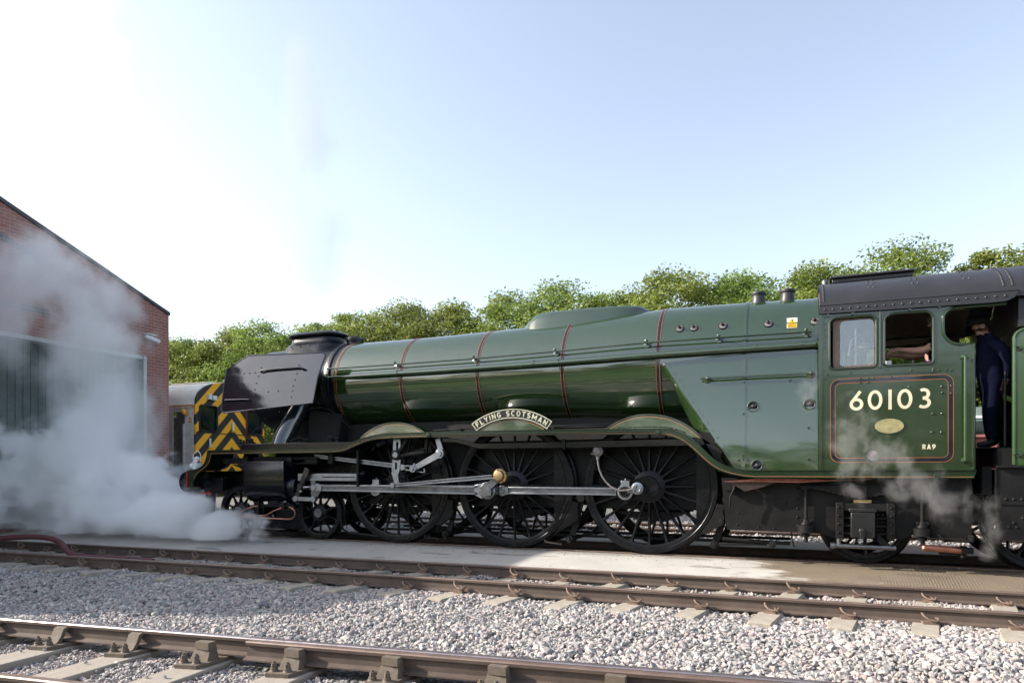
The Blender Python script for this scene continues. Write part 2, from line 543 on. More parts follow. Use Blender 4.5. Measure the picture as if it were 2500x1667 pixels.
def thing(name, loc, label, cat, group=None):
    o = bpy.data.objects.new(name, None); COL.objects.link(o)
    o.empty_display_size = .3; o.location = loc; ORG[o.name] = Vector(loc)
    return tag(o, label, cat, group)

def copy_tree(o, parent=None):
    c = o.copy(); COL.objects.link(c)
    if parent: c.parent = parent
    for ch in list(o.children): copy_tree(ch, c)
    return c

ORD = "first second third fourth fifth sixth seventh eighth ninth tenth eleventh twelfth thirteenth fourteenth fifteenth sixteenth seventeenth eighteenth nineteenth twentieth twenty-first twenty-second".split()

# ------------------------------------------------------------------ lettering strokes (unit cap height)
def circ(cx, cy, rx, ry, a0=0, a1=360, n=18): return arc(cx, cy, rx, ry, a0, a1, n)
GL = {
 'F': (.52, [[(.07, 0), (.07, 1)], [(.07, .93), (.52, .93)], [(.07, .53), (.45, .53)]]),
 'L': (.50, [[(.07, 1), (.07, 0)], [(.07, .07), (.5, .07)]]),
 'Y': (.62, [[(.05, 1), (.31, .48)], [(.57, 1), (.31, .48)], [(.31, .52), (.31, 0)]]),
 'I': (.14, [[(.07, 0), (.07, 1)]]),
 'N': (.60, [[(.07, 0), (.07, 1)], [(.07, .96), (.53, .04)], [(.53, 0), (.53, 1)]]),
 'G': (.60, [circ(.31, .5, .24, .43, 40, 320, 16), [(.53, .06), (.53, .46)], [(.33, .43), (.58, .43)]]),
 'S': (.54, [circ(.27, .72, .2, .21, 25, 235, 12) + circ(.27, .28, .2, .21, 75, -155, 12)]),
 'C': (.58, [circ(.31, .5, .24, .43, 42, 318, 16)]),
 'O': (.62, [('closed', circ(.31, .5, .24, .43))]),
 'T': (.56, [[(0, .93), (.56, .93)], [(.28, .95), (.28, 0)]]),
 'M': (.76, [[(.07, 0), (.07, 1)], [(.07, .95), (.38, .25)], [(.38, .25), (.69, .95)], [(.69, 0), (.69, 1)]]),
 'A': (.64, [[(.05, 0), (.32, 1)], [(.59, 0), (.32, 1)], [(.14, .28), (.5, .28)]]),
 'R': (.58, [[(.07, 0), (.07, 1)], [(.07, .93), (.3, .93)] + circ(.3, .71, .2, .22, 90, -90, 8) + [(.07, .49)], [(.28, .5), (.54, 0)]]),
 '6': (.64, [[(.50, .97), (.115, .44)], ('closed', circ(.32, .315, .245, .245))]),
 '9': (.64, [[(.14, .03), (.525, .56)], ('closed', circ(.32, .685, .245, .245))]),
 '0': (.68, [('closed', circ(.34, .5, .26, .425))]),
 '1': (.18, [[(.09, 0), (.09, 1)]]),
 '3': (.56, [circ(.24, .72, .2, .21, 130, -70, 12) + [(.2, .515)], [(.2, .515)] + circ(.24, .285, .235, .215, 75, -140, 12)]),
}
def text(mb, s, put, sw, y0, dy, gap=.2, mi=0, space=.5):
    u = 0; k = 0
    for ch in s:
        if ch == ' ': u += space; continue
        wd, strokes = GL[ch]
        for st in strokes:
            cl = isinstance(st, tuple) and st[0] == 'closed'
            pts = st[1][:-1] if cl else st
            # resample long straight strokes so they can follow a curve
            mb.ribbon([put(u + p[0], p[1]) for p in pts], sw, y0 - .0004 * k, y0 + dy, mi, cl); k = (k + 1) % 3
        u += wd + gap
    return u - gap
def text_width(s, gap=.2, space=.5): return sum(space if c == ' ' else GL[c][0] + gap for c in s) - gap

exec_parts = []
# ================================================================== SETTING
def prismX(poly, x0, x1, mb=None, mi=0, holes=()):
    t = MB().prism(poly, x0, x1, 0, holes)
    mb = mb or MB()
    return mb.add([(y, x, z) for x, y, z in t.v], [f[::-1] for f in t.f], mi)

GP = [(-300, -.75), (-40, -.66), (-8.5, -.57), (-6.4, -.52), (-5.4, -.49), (-4.4, -.45), (-3.3, -.365), (-2.9, -.35), (-1.05, -.35)]
def gz(y):
    for (a, za), (b, zb) in zip(GP, GP[1:]):
        if y <= b: return za + (zb - za) * (y - a) / (b - a)
    return GP[-1][1]
rows = GP + [(-1.0, -1.2), (3.0, -1.2), (3.01, -.07), (60, -.1), (300, 1.0), (900, 2.0)]
xs = [-900, -200, -60, -30, -15, -5, 5, 15, 30, 60, 200, 900]
mb = MB()
mb.add([(x, y, z) for y, z in rows for x in xs],
       [(r * len(xs) + c, r * len(xs) + c + 1, (r + 1) * len(xs) + c + 1, (r + 1) * len(xs) + c) for r in range(len(rows) - 1) for c in range(len(xs) - 1)])
tag(mb.build("ground", GROUND), kind="structure")
GRASSM = paint("rough grass", (.06, .09, .025), .9, col2=(.04, .06, .02), scale=.8, bmp=.6, bscale=12)
tag(MB().box(-200, 200, -200, -8.9, -1.2, -.50).build("added_dark_grass", GRASSM), kind="structure")  # unseen dark ground, added to keep bright ballast out of the boiler's reflections

def Yu(x): return -1.06 + .0295 * (x - 2.6)      # far rail of the middle track
def Y2(x): return -2.42 + .0295 * (x - 3.2)      # near rail of the middle track
def Yn(x): return -5.85 + .107 * x               # nearest rail

mb = MB()
x0, x1 = -39, 24
sec = lambda x: [(x, Yu(x) + .04, -.157), (x, -.35, -.045), (x, .015, -.018), (x, .015, -1.1), (x, Yu(x) + .04, -1.1)]
mb.loft([sec(x0), sec(-10), sec(0), sec(10), sec(x1)])
mb.box(x0, x1, 1.625, 3.02, -1.1, -.018)
tag(mb.build("concrete_apron", SLAB), kind="structure")
tag(MB().box(x0, x1, .016, 1.624, -1.3, -.95).build("pit_floor", GRIMY), kind="structure")

# ---- rails
RP = [(-.07, 0), (.07, 0), (.07, .012), (.013, .03), (.01, .115), (.034, .125), (.036, .150), (.028, .159), (-.028, .159), (-.036, .15), (-.034, .125), (-.01, .115), (-.013, .03), (-.07, .012)]
def rail(p0, p1, ztop, label, top=RAILTOP, group=None, cut=False):
    p0, p1 = Vector((*p0, ztop - .159)), Vector((*p1, ztop - .159))
    d = (p1 - p0).normalized(); n = Vector((-d.y, d.x, 0))
    mb = MB()
    k = max(1, int((p1 - p0).length / 4))
    rings = [[p0 + (p1 - p0) * i / k + n * a + Vector((0, 0, z)) for a, z in RP] for i in range(k + 1)]
    mb.loft(rings)
    m = len(RP)
    for fi, f in enumerate(mb.f):
        zs = [mb.v[i][2] - (ztop - .159) for i in f]
        if len(f) == 4 and min(zs) > .149: mb.m[fi] = 1
    o = mb.build("rail", [RAIL, top], None, at=(p0 + (p1 - p0) * .5))
    return tag(o, label, "rail", group)
rail((-39, .0675), (24, .0675), 0, "rail set in the concrete under the near wheels of the green locomotive", RAILTOP)
rail((-39, 1.5725), (24, 1.5725), 0, "rail under the far wheels of the green locomotive, across the dark pit", RAILTOP)
rU = rail((-12, Yu(-12)), (18, Yu(18)), -.15, "brown rail along the near edge of the concrete apron")
r2 = rail((-14, Y2(-14)), (18, Y2(18)), -.15, "brown rail with spring clips and sleeper ends on its near side")
rN = rail((-9, Yn(-9)), (14, Yn(14)), -.25, "nearest long rail, shiny topped at its left end", RAILBRIGHT)
rS = rail((2.06, Yn(2.06) - .125), (14, Yn(14) - .14), -.245, "short check rail starting with a cut end in front of the nearest rail", RAILTOP)
rB = rail((-6, Yn(-6) - 1.5), (9, Yn(9) - 1.5), -.25, "dark rail cut off by the bottom left corner")
for yy, nm in ((4.69, "near"), (6.195, "far")):
    rail((-60, yy), (40, yy), .02, "rail of the yard track behind the locomotive, its %s side" % nm)

# rail clips: parts of their rail
def clip_mesh():
    mb = MB()
    mb.box(-.06, .06, -.05, .03, -.005, .022)
    pts = [(.055, .0, .028), (.03, .03, .045), (-.01, .045, .06), (-.05, .03, .085), (-.062, -.01, .10), (-.05, -.04, .075), (-.01, -.055, .045), (.04, -.06, .035), (.075, -.05, .04), (.085, -.01, .05), (.07, .03, .05)]
    mb.tube(pts, .0115, 6)
    return mb
def put_clips(rl, yf, xs_, zb):
    first = None
    for i, x in enumerate(xs_):
        pos = Vector((x, yf(x) - .105, zb))
        if first is None:
            mb = clip_mesh(); mb.v = [tuple(Vector(p) + pos) for p in mb.v]
            first = mb.build("rail_clip", CLIPM, rl, at=pos); o = first
        else:
            o = first.copy(); COL.objects.link(o); o.parent = rl; o.location = pos - ORG[rl.name]
        o.rotation_euler = (0, 0, random.uniform(-.25, .25)); o.scale = (1, 1, random.choice((.8, .9, 1, 1.35)))
SX = [4.0 + .747 * k for k in range(-21, 8)]
put_clips(r2, Y2, SX, -.297)
put_clips(rU, Yu, [x + .2 for x in SX], -.297)

# concrete sleepers of the middle track
SN = [x for x in SX]
mb = MB()
L0, L1 = -.62, 1.95
for a, b in (((-.135, -.02), (-.11, 0)),):
    pass
mb.loft([[(sx * (.135 - .0), y, zz) for sx, zz in ((-1, -.2), (1, -.2), (.98, -.03), (.84, 0), (-.84, 0), (-.98, -.03))] for y in (L0, L0 + .03, L1)])
for i in range(6):
    mb.v[i] = (mb.v[i][0] * .93, mb.v[i][1], mb.v[i][2] - .015)
sl0 = mb.build("sleeper", SLEEPER_C, None, at=(0, 0, 0))
ns = len(SX)
for i, x in enumerate(SX):
    o = sl0 if i == 0 else sl0.copy()
    if i: COL.objects.link(o)
    o.location = (x + random.uniform(-.02, .02), Y2(x) + random.uniform(-.04, .04), -.300 - random.uniform(0, .010))
    o.rotation_euler = (random.uniform(-.006, .006), 0, -.16 + random.uniform(-.02, .02))
    j = ns - 1 - i
    nm = (ORD[j] if j < 20 else ORD[j - 20] + " beyond the twentieth")
    tag(o, "%s concrete sleeper of the middle track, counted from the right" % nm, "sleeper", "concrete sleepers of the middle track")

# timber bearers of the nearest track
BX = [-4.42, -3.55, -2.70, -1.85, -.98, -.12, .78, 1.68, 2.58, 3.48, 4.38, 5.28]
tb0 = None
for i, x in enumerate(BX):
    yc = Yn(x)
    pos = Vector((x, yc, -.452))
    if tb0 is None:
        mb = MB().box(-.165, .165, -2.1, .62, -.18, 0); mb.v = [tuple(Vector(p) + pos) for p in mb.v]
        tb0 = mb.build("timber_sleeper", TIMBER, None, at=pos, bevel=.012); o = tb0
    else:
        o = tb0.copy(); COL.objects.link(o); o.location = pos
    o.rotation_euler = (0, random.uniform(-.012, .012), .04 + random.uniform(-.015, .015))
    tag(o, "%s wide weathered timber sleeper from the left under the nearest rail" % ORD[i], "sleeper", "timber sleepers of the nearest track")

def chair(rl, yf, x, heavy):
    y = yf(x); zb = -.452; p = lambda dx, dy, dz: (x + dx, y + dy + .107 * dx, zb + dz)
    mb = MB()
    mb.loft([[p(dx, dy, z) for dx, dy in ((-.1, -.30), (.1, -.28), (.125, -.2), (.125, .12), (-.125, .12), (-.125, -.22))] for z in (0, .026, .034)])
    if heavy:
        mb.loft([[p(dx * k, dy, z) for dx in (-1, 1) for dy in ((-.15 + .12 * t_, -.02) if dx < 0 else (-.02, -.15 + .12 * t_))] for k, z, t_ in ((.095, .03, 0), (.08, .10, .3), (.062, .185, .62))])
        mb.box(x - .07, x + .08, y - .115, y - .045, zb + .125, zb + .19)
    else:
        pr = [(-.19, .03), (-.15, .045), (-.11, .10), (-.085, .165), (-.045, .178)]
        top = [[p(-.06, a, z), p(.06, a, z), p(.06, a + .03, z - .02), p(-.06, a + .03, z - .02)] for a, z in pr]
        mb.loft(top)
    o = mb.build("rail_chair", CHAIRM, rl, at=p(0, 0, 0))
    for dx, dy in ((-.075, -.225), (.045, -.215)):
        b = MB()
        b.cyl(p(dx, dy, .03), p(dx, dy, .05), .042, .03, 12); b.cyl(p(dx, dy, .05), p(dx, dy, .062), .032, None, 12)
        b.cyl(p(dx, dy, .062), p(dx, dy, .10), .024, None, 6); b.cyl(p(dx, dy, .10), p(dx, dy, .118), .013, None, 8)
        b.build("bolt", CHAIRM, o, at=p(dx, dy, .03))
for x in BX[:7]: chair(rN, Yn, x, False)
Ys = lambda x: Yn(x) - .125 - .0012 * (x - 2)
for x in BX[7:]: chair(rS, Ys, x, True)

# ---- ballast
def ico():
    p = (1 + sqrt(5)) / 2
    v = np.array([(-1, p, 0), (1, p, 0), (-1, -p, 0), (1, -p, 0), (0, -1, p), (0, 1, p), (0, -1, -p), (0, 1, -p), (p, 0, -1), (p, 0, 1), (-p, 0, -1), (-p, 0, 1)], float)
    v /= np.linalg.norm(v[0])
    f = np.array([(0, 11, 5), (0, 5, 1), (0, 1, 7), (0, 7, 10), (0, 10, 11), (1, 5, 9), (5, 11, 4), (11, 10, 2), (10, 7, 6), (7, 1, 8), (3, 9, 4), (3, 4, 2), (3, 2, 6), (3, 6, 8), (3, 8, 9), (4, 9, 5), (2, 4, 11), (6, 2, 10), (8, 6, 7), (9, 8, 1)])
    return v, f
def stones(name, P, size, tints, kind="stuff", rust=None):
    v0, f0 = ico(); n = len(P); K = 24
    protos = v0[None] * (1 + rng.uniform(-.34, .3, (K, 12, 1))) + rng.normal(0, .1, (K, 12, 3))
    k = rng.integers(0, K, n)
    sc = np.stack([rng.uniform(.8, 1.25, n), rng.uniform(.6, 1.0, n), rng.uniform(.42, .8, n)], 1) * size[:, None]
    q = rng.normal(size=(n, 4)); q /= np.linalg.norm(q, axis=1)[:, None]
    flat = rng.random(n) < .6           # most lie on their flat side
    a = rng.uniform(0, 2 * pi, n)
    q[flat] = np.stack([np.cos(a / 2), rng.normal(0, .16, n), rng.normal(0, .16, n), np.sin(a / 2)], 1)[flat]
    q /= np.linalg.norm(q, axis=1)[:, None]
    w_, x, y, z = q.T
    R = np.stack([np.stack([1 - 2 * (y * y + z * z), 2 * (x * y - z * w_), 2 * (x * z + y * w_)], 1),
                  np.stack([2 * (x * y + z * w_), 1 - 2 * (x * x + z * z), 2 * (y * z - x * w_)], 1),
                  np.stack([2 * (x * z - y * w_), 2 * (y * z + x * w_), 1 - 2 * (x * x + y * y)], 1)], 1)
    vv = np.einsum('nij,nkj->nki', R, protos[k] * sc[:, None, :]) + P[:, None, :]
    me = bpy.data.meshes.new(name)
    me.vertices.add(n * 12); me.vertices.foreach_set("co", vv.reshape(-1).astype(np.float32))
    ff = (f0[None] + (np.arange(n) * 12)[:, None, None]).reshape(-1)
    me.loops.add(len(ff)); me.loops.foreach_set("vertex_index", ff.astype(np.int32))
    nf = n * 20
    me.polygons.add(nf); me.polygons.foreach_set("loop_start", np.arange(0, nf * 3, 3, dtype=np.int32))
    me.polygons.foreach_set("use_smooth", np.zeros(nf, dtype=bool))
    at = me.attributes.new("tint", 'FLOAT_COLOR', 'POINT')
    c = np.ones((n, 12, 4), np.float32)
    t = np.array(tints)[rng.choice(len(tints), n, p=None)] * 1.14 * rng.uniform(.72, 1.2, (n, 1))
    if rust is not None: t = t * (1 - rust[:, None] * np.array([.22, .38, .50]))
    c[:, :, :3] = t[:, None, :]
    at.data.foreach_set("color", c.reshape(-1))
    me.materials.append(STONE)
    me.update(); me.validate()
    o = bpy.data.objects.new(name, me); COL.objects.link(o); ORG[o.name] = Vector((0, 0, 0))
    return tag(o, kind=kind)
TINTS = [(.36, .33, .305), (.29, .27, .255), (.19, .19, .19), (.34, .27, .25), (.40, .375, .345), (.22, .222, .225), (.31, .29, .265), (.34, .29, .275), (.14, .135, .135), (.27, .22, .21), (.31, .25, .25)]
def scatter(x0, x1, y0, y1, dens):
    n = int((x1 - x0) * (y1 - y0) * dens)
    return rng.uniform(x0, x1, n), rng.uniform(y0, y1, n)
gzv = np.vectorize(gz)
X = []; Y = []; Q = []
# a step-less bed: stones thin out with distance from the lens
for (xa, xb, ya, yb, dn, sz) in ((-3, 9.5, -5.75, -2.3, 1400, .030), (-12, -3, -6.5, -2.3, 760, .034), (-14, 10, -2.5, -1.0, 1050, .028), (-5, 2.6, -7.6, -5.3, 1750, .022), (2.4, 7, -6.6, -5.0, 1500, .024), (9.5, 13, -5, -1, 500, .032), (-3, 9.5, -5.75, -2.6, 90, .048)):
    a, b = scatter(xa, xb, ya, yb, dn); X.append(a); Y.append(b); Q.append(np.full(len(a), sz))
X = np.concatenate(X); Y = np.concatenate(Y); Q = np.concatenate(Q) * .88 * rng.uniform(.6, 1.35, len(X))
yu, y2_, yn = Yu(X), Y2(X), Yn(X)
keep = (np.abs(Y - y2_) > .09) & (np.abs(Y - yu) > .09) & (Y < yu - .05)
dn_ = Y - yn
keep &= ~((np.abs(dn_) < .09) | ((X > 2.0) & (np.abs(dn_ + .125) < .1)) | (np.abs(dn_ + 1.5) < .08))
# clear of the timber sleepers
for bx in BX:
    ins = (np.abs(X - bx - (-.04) * (Y - Yn(bx))) < .185) & (dn_ > -2.1) & (dn_ < .64)
    keep &= ~ins
for sx_ in SX:
    cx_ = sx_ + .16 * (Y - Y2(sx_))
    ins = (np.abs(X - cx_) < .135) & (Y > Y2(sx_) - .60) & ((Y < Y2(sx_) + .02) | (rng.random(len(X)) < .5))
    keep &= ~ins
X, Y, Q = X[keep], Y[keep], Q[keep]
und = .022 * np.sin(X * 1.7 + Y * 2.1) * np.sin(Y * 2.6 - X * .6) + .012 * np.sin(X * 5.1) * np.sin(Y * 6.3)
Z = gzv(Y) + und + rng.uniform(-.012, .026, len(X)) + np.where((Y > Y2(X) - .7), -.004, 0)
near = (Y < Yn(X) + .25)
Z = np.where(near, Z + .0, Z)
rd = np.minimum(np.minimum(np.abs(Y - Y2(X)), np.abs(Y - Yu(X))), np.minimum(np.abs(Y - Yn(X)), np.abs(Y - Yn(X) + 1.5)))
rust = np.clip(1.15 - rd / .42, 0, 1) * rng.uniform(.1, .8, len(X))
patch = np.clip(np.sin(X * .9 + 1.3) * np.sin(Y * 1.7 + X * .35) - .35, 0, 1)
rust = np.clip(rust + patch * rng.uniform(0, .6, len(X)), 0, .9)
stones("ballast", np.stack([X, Y, Z], 1), Q, TINTS, rust=rust)
# loose stones kicked up on the timber
lp = [(-.2, -6.25), (-.02, -6.15), (-.25, -6.7), (.75, -6.3), (1.0, -6.2), (1.62, -6.05), (1.75, -6.35), (1.6, -6.4)]
stones("loose_stones", np.array([(x, y, -.437) for x, y in lp]), np.array([.02] * len(lp)), TINTS)
# sparse pale ballast on the yard beyond
a, b = scatter(-14, 14, 3.3, 9.5, 70)
k_ = (np.abs(b - 4.69) > .1) & (np.abs(b - 6.195) > .1)
stones("yard_ballast", np.stack([a[k_], b[k_], np.full(k_.sum(), -.055)], 1), rng.uniform(.02, .045, k_.sum()), TINTS)
# ash and grit on the apron by the rail
a, b = scatter(-1.5, 8.8, -.5, .01, 130); g_ = rng.random(len(a)) < np.clip((b + .55) * 1.6, 0, 1) * .9
stones("rail_grit", np.stack([a[g_], b[g_], np.where(b[g_] > -.35, -.045 + (b[g_] + .35) * .074, -.05) + .003], 1), rng.uniform(.004, .011, g_.sum()), [(.05, .045, .04), (.12, .1, .085)])

# ---- brick engine shed
shed = thing("engine_shed", (-9.5, 3.55, 0), "red brick engine shed with a steep gable and pale door frame, half hidden in steam", "shed")
E_, YF, YA, SL = 5.53, 3.551, -2.1, .36
ZA = E_ + SL * (YF - YA); YN = 2 * YA - YF
mb = MB()
prismX([(YN, -.4), (YF, -.4), (YF, E_), (YA, ZA), (YN, E_)], -9.84, -9.5, mb, 0, [[(-4.3, 0.0), (2.72, 0.0), (2.72, 4.25), (-4.3, 4.25)]])
for y0_, y1_ in ((YF - .34, YF), (YN, YN + .34)): mb.box(-40, -9.842, y0_, y1_, -.4, E_ - .05)
mb.box(-40, -39.7, YN + .342, YF - .342, -.4, E_)
mb.build("wall", BRICK, shed)
mb = MB()
for sg, ye in ((1, YF), (-1, YN)):
    prismX([(YA, ZA + .012), (ye + sg * .02, E_ + .005), (ye + sg * .02, E_ + .09), (YA, ZA + .10)], -40, -9.46, mb)
mb.build("roof", ROOFSHEET, shed)
mb = MB()
mb.box(-9.93, -9.44, 2.716, 2.81, 0, 4.30); mb.box(-9.93, -9.44, -4.40, -4.304, 0, 4.30)
mb.box(-9.90, -9.47, -4.303, 2.715, 4.20, 4.30)
mb.build("door_frame", DOORFRAME, shed, bevel=.008)
mb = MB().box(-9.80, -9.76, -4.30, 2.714, 0.02, 4.198)
y = -4.25
while y < 2.7: mb.box(-9.759, -9.742, y, y + .03, .02, 4.196); y += .17
mb.build("door", DOORPANEL, shed)
mb = MB()
dz = lambda y_: E_ + SL * (YF - y_)
for o_, h_ in ((.66, .075), (.745, .075)):
    prismX([(-1.9, dz(-1.9) - o_ - h_), (.35, dz(.35) - o_ - h_), (.35, dz(.35) - o_), (-1.9, dz(-1.9) - o_)], -9.499, -9.488, mb)
mb.box(-9.499, -9.489, -5.2, .25, 4.83, 4.905); mb.box(-9.499, -9.489, -5.2, .25, 4.915, 4.99)
mb.build("brick_band", BLUEBRICK, shed)
mb = MB().cyl((-9.5, 2.93, 4.83), (-9.38, 2.93, 4.83), .03, None, 10).cyl((-9.4, 2.72, 4.82), (-9.33, 3.1, 4.72), .055, None, 12).box(-9.44, -9.3, 2.7, 3.0, 4.865, 4.885)
mb.build("security_camera", WHITE, shed)

# ---- trees
def make_tree(seed, H=10.0, W=3.0, nl=9000, low=.12):
    r = np.random.default_rng(seed); rr = random.Random(seed)
    t = MB()
    tips = []
    def limb(p, d, L, rad, lev):
        pts = [p]; q = p.copy(); dd = d.copy()
        for i in range(4):
            dd = (dd + Vector((rr.uniform(-.22, .22), rr.uniform(-.22, .22), rr.uniform(-.05, .16)))).normalized()
            q = q + dd * L / 4; pts.append(q.copy())
        t.tube(pts, [rad * (1 - .17 * i) for i in range(5)], 6 if lev else 9)
        if lev < 2:
            for k in range(5 if lev == 0 else 3):
                b = pts[rr.randint(1, 4)]
                a = rr.uniform(0, 2 * pi)
                limb(b, Vector((cos(a), sin(a), rr.uniform(.25, 1.0))).normalized(), L * rr.uniform(.4, .62), rad * .45, lev + 1)
        tips.extend(pts[2:])
    for k in range(rr.choice((1, 2, 2))):
        a = rr.uniform(0, 6)
        limb(Vector((rr.uniform(-.2, .2), rr.uniform(-.2, .2), -.3)), Vector((cos(a) * .14, sin(a) * .14, 1)).normalized(), H * .62, H * .017, 0)
    # leaf clumps over the crown volume
    C = []
    ncl = 150
    for i in range(ncl):
        u = r.random(); z = low + (1 - low) * r.random() ** .85
        prof = (sin(pi * min(1, max(0, (z - low * .4) / (1.0 - low * .4))) ** .8) ** .5) * (1.0 if z < .8 else 1 - (z - .8) * 1.1)
        a = r.uniform(0, 2 * pi); rad = W * prof * (.35 + .65 * sqrt(r.random()))
        C.append((rad * cos(a), rad * sin(a), z * H * (1 + r.normal(0, .02))))
    for i in range(26):
        tp = tips[rr.randrange(len(tips))]; C.append((tp.x, tp.y, min(tp.z, H * .97)))
    C = np.array(C); cs = r.uniform(.32, .78, len(C)) * (W / 3.0); ct = r.uniform(0, 1, len(C))
    ci = r.integers(0, len(C), nl)
    off = r.normal(size=(nl, 3)); off /= np.linalg.norm(off, axis=1)[:, None]
    off *= (r.random((nl, 1)) ** .45) * cs[ci][:, None] * np.array([1.15, 1.15, .8])
    P = C[ci] + off
    P[:, 2] = np.maximum(P[:, 2], .1)
    n = r.normal(size=(nl, 3)) + off * 1.2 + np.array([0, 0, .5]); n /= np.linalg.norm(n, axis=1)[:, None]
    u = np.cross(n, r.normal(size=(nl, 3))); u /= np.linalg.norm(u, axis=1)[:, None]
    v = np.cross(n, u)
    s = r.uniform(.035, .082, (nl, 1))
    q = np.stack([P - u * s, P - v * s * .55 - n * s * .12, P + u * s * 1.05, P + v * s * .55 - n * s * .12], 1)
    me = bpy.data.meshes.new("crown")
    me.from_pydata([], [], [])
    me.vertices.add(nl * 4); me.vertices.foreach_set("co", q.reshape(-1).astype(np.float32))
    me.loops.add(nl * 4); me.loops.foreach_set("vertex_index", np.arange(nl * 4, dtype=np.int32))
    me.polygons.add(nl); me.polygons.foreach_set("loop_start", np.arange(0, nl * 4, 4, dtype=np.int32))
    at = me.attributes.new("tint", 'FLOAT', 'POINT')
    at.data.foreach_set("value", np.repeat(np.clip(ct[ci] * .7 + r.uniform(0, .3, nl), 0, 1), 4).astype(np.float32))
    me.materials.append(LEAF); me.update(); me.validate()
    return t, me, q
PROT = [make_tree(s, 10, wd, 52000, lw) for s, wd, lw in ((3, 3.0, .04), (8, 3.4, .05), (21, 2.8, .03), (33, 3.2, .06))]
TREES = []
front = [(-38.5, 20.6, 1.0), (-35.5, 21, 1.02), (-32.3, 20.5, .97), (-29.3, 20, .99), (-26.4, 19.5, .93), (-23.6, 20.3, 1.03), (-20.6, 19.6, .99), (-17.8, 20.1, .98), (-15.0, 19.5, 1.01), (-12.2, 20.2, 1.06), (-9.2, 19.4, 1.0),
         (-6.3, 20.0, 1.03), (-3.6, 19.6, 1.05), (-.9, 20.2, .98), (1.4, 19.7, 1.06), (4.3, 20.1, 1.03), (7.2, 19.5, 1.01), (9.9, 20.0, 1.08), (13.0, 19.6, .99), (15.8, 20.2, 1.03), (18.6, 19.8, 1.0)]
back = [(-40 + k * 3.35, 24.8 + .5 * sin(k * 2.3), 1.06 + .045 * sin(k * 1.9) + .03 * sin(k * .7)) for k in range(19)]
def place_tree(i, x, y, sc, label, group):
    t, me, q = PROT[i % 4]
    root = thing("tree", (x, y, -.1), label, "tree", group)
    if not hasattr(place_tree, "tm"): place_tree.tm = {}
    if i % 4 not in place_tree.tm:
        o = t.build("trunk", BARK, None); place_tree.tm[i % 4] = o.data; bpy.data.objects.remove(o)
    a = bpy.data.objects.new("trunk", place_tree.tm[i % 4]); COL.objects.link(a); a.parent = root
    b = bpy.data.objects.new("crown", me); COL.objects.link(b); b.parent = root
    root.rotation_euler = (0, 0, random.uniform(0, 6.28)); root.scale = (sc * random.uniform(1.1, 1.3), sc * random.uniform(1.1, 1.3), (.35 + .65 * sc) * .925)
    return root
for i, (x, y, sc) in enumerate(front):
    place_tree(i * 3 + i // 4, x, y, sc, "%s leafy green tree from the left in the front row behind the locomotive" % ORD[i], "trees in the front row behind the locomotive")
for i, (x, y, sc) in enumerate(back):
    place_tree(i * 5 + 1 + i // 3, x, y, sc, "%s taller tree from the left in the rear row, above the front row" % ORD[i], "trees in the rear row behind the locomotive")
# the wood on the camera's side of the yard, seen only as a reflection in the paint
o3 = []
r_ = np.random.default_rng(5)
for k in range(30):
    q = PROT[k % 4][2].reshape(-1, 4, 3)[::12]
    s_ = r_.uniform(.8, 1.0)
    ctr = q.mean(1, keepdims=True)
    q2 = (ctr + (q - ctr) * 2.3) * s_ * np.array([1.1, 1.1, .88 if k < 18 else .70]) + np.array([-80 + k * 4.6 + r_.uniform(-1, 1), -25 + r_.uniform(-2, 2), -.6])
    o3.append(q2)
q = np.concatenate(o3); n = len(q)
me = bpy.data.meshes.new("woodland"); me.vertices.add(n * 4); me.vertices.foreach_set("co", q.reshape(-1).astype(np.float32))
me.loops.add(n * 4); me.loops.foreach_set("vertex_index", np.arange(n * 4, dtype=np.int32))
me.polygons.add(n); me.polygons.foreach_set("loop_start", np.arange(0, n * 4, 4, dtype=np.int32))
me.materials.append(LEAF); me.update(); me.validate()
wo = bpy.data.objects.new("woodland", me); COL.objects.link(wo); tag(wo, kind="stuff")
# ================================================================== LOCOMOTIVE
YC, ZB = .82, 2.88                      # centre line, boiler pitch
loco = thing("steam_locomotive", (2.0, YC, 0), "green express steam locomotive with black smokebox, lined cab and big spoked wheels", "steam locomotive")
def P(mb, name, mat, parent=loco, **k): return mb.build(name, mat, parent, **k)
VY = -.5
interp = lambda x, T: float(np.interp(x, [a for a, _ in T], [b for _, b in T]))
RT = [(-1.36, .825), (.3, .82), (1.56, .838), (3.06, .872), (4.2, .935), (4.6, .955), (5.8, .94), (6.8, .912)]
Rb = lambda x: interp(x, RT)
# frames, ashpan and everything dark between the wheels
mb = MB()
for y0, y1 in ((.20, .23), (1.41, 1.44)):
    mb.prism([(-4.36, .95), (-4.05, .86), (-3.0, .9), (-1.2, .92), (-.8, .66), (.75, .66), (1.0, .74), (1.4, .66), (2.95, .66), (3.2, .74), (3.6, .66), (5.2, .66), (5.5, .6), (8.4, .6), (8.4, 1.16), (5.6, 1.4), (4.9, 1.76), (-.4, 1.74), (-.8, 1.56), (-4.36, 1.2)], y0, y1)
mb.box(-2.9, -1.0, .24, 1.40, .8, 1.7); mb.box(.6, 1.6, .24, 1.40, .9, 1.7); mb.box(2.7, 3.8, .24, 1.40, .9, 1.75)
P(mb, "frame", BLACK)
P(MB().box(-1.3, 5.35, .36, 1.28, 1.55, 2.12), "dark_gap_block", PITCH)  # added dark block, shade painted into the gap below the boiler
for x in (0, 2.21, 4.42):
    for y in (.19, 1.36):
        mb = MB()
        for k in range(6): mb.box(x - .52 + k * .06, x + .52 - k * .06, y, y + .1, .60 - k * .025, .622 - k * .025)
        mb.box(x - .05, x + .05, y - .01, y + .11, .44, .66)
        P(mb, "driving_spring", GRIMY)
mb = MB()
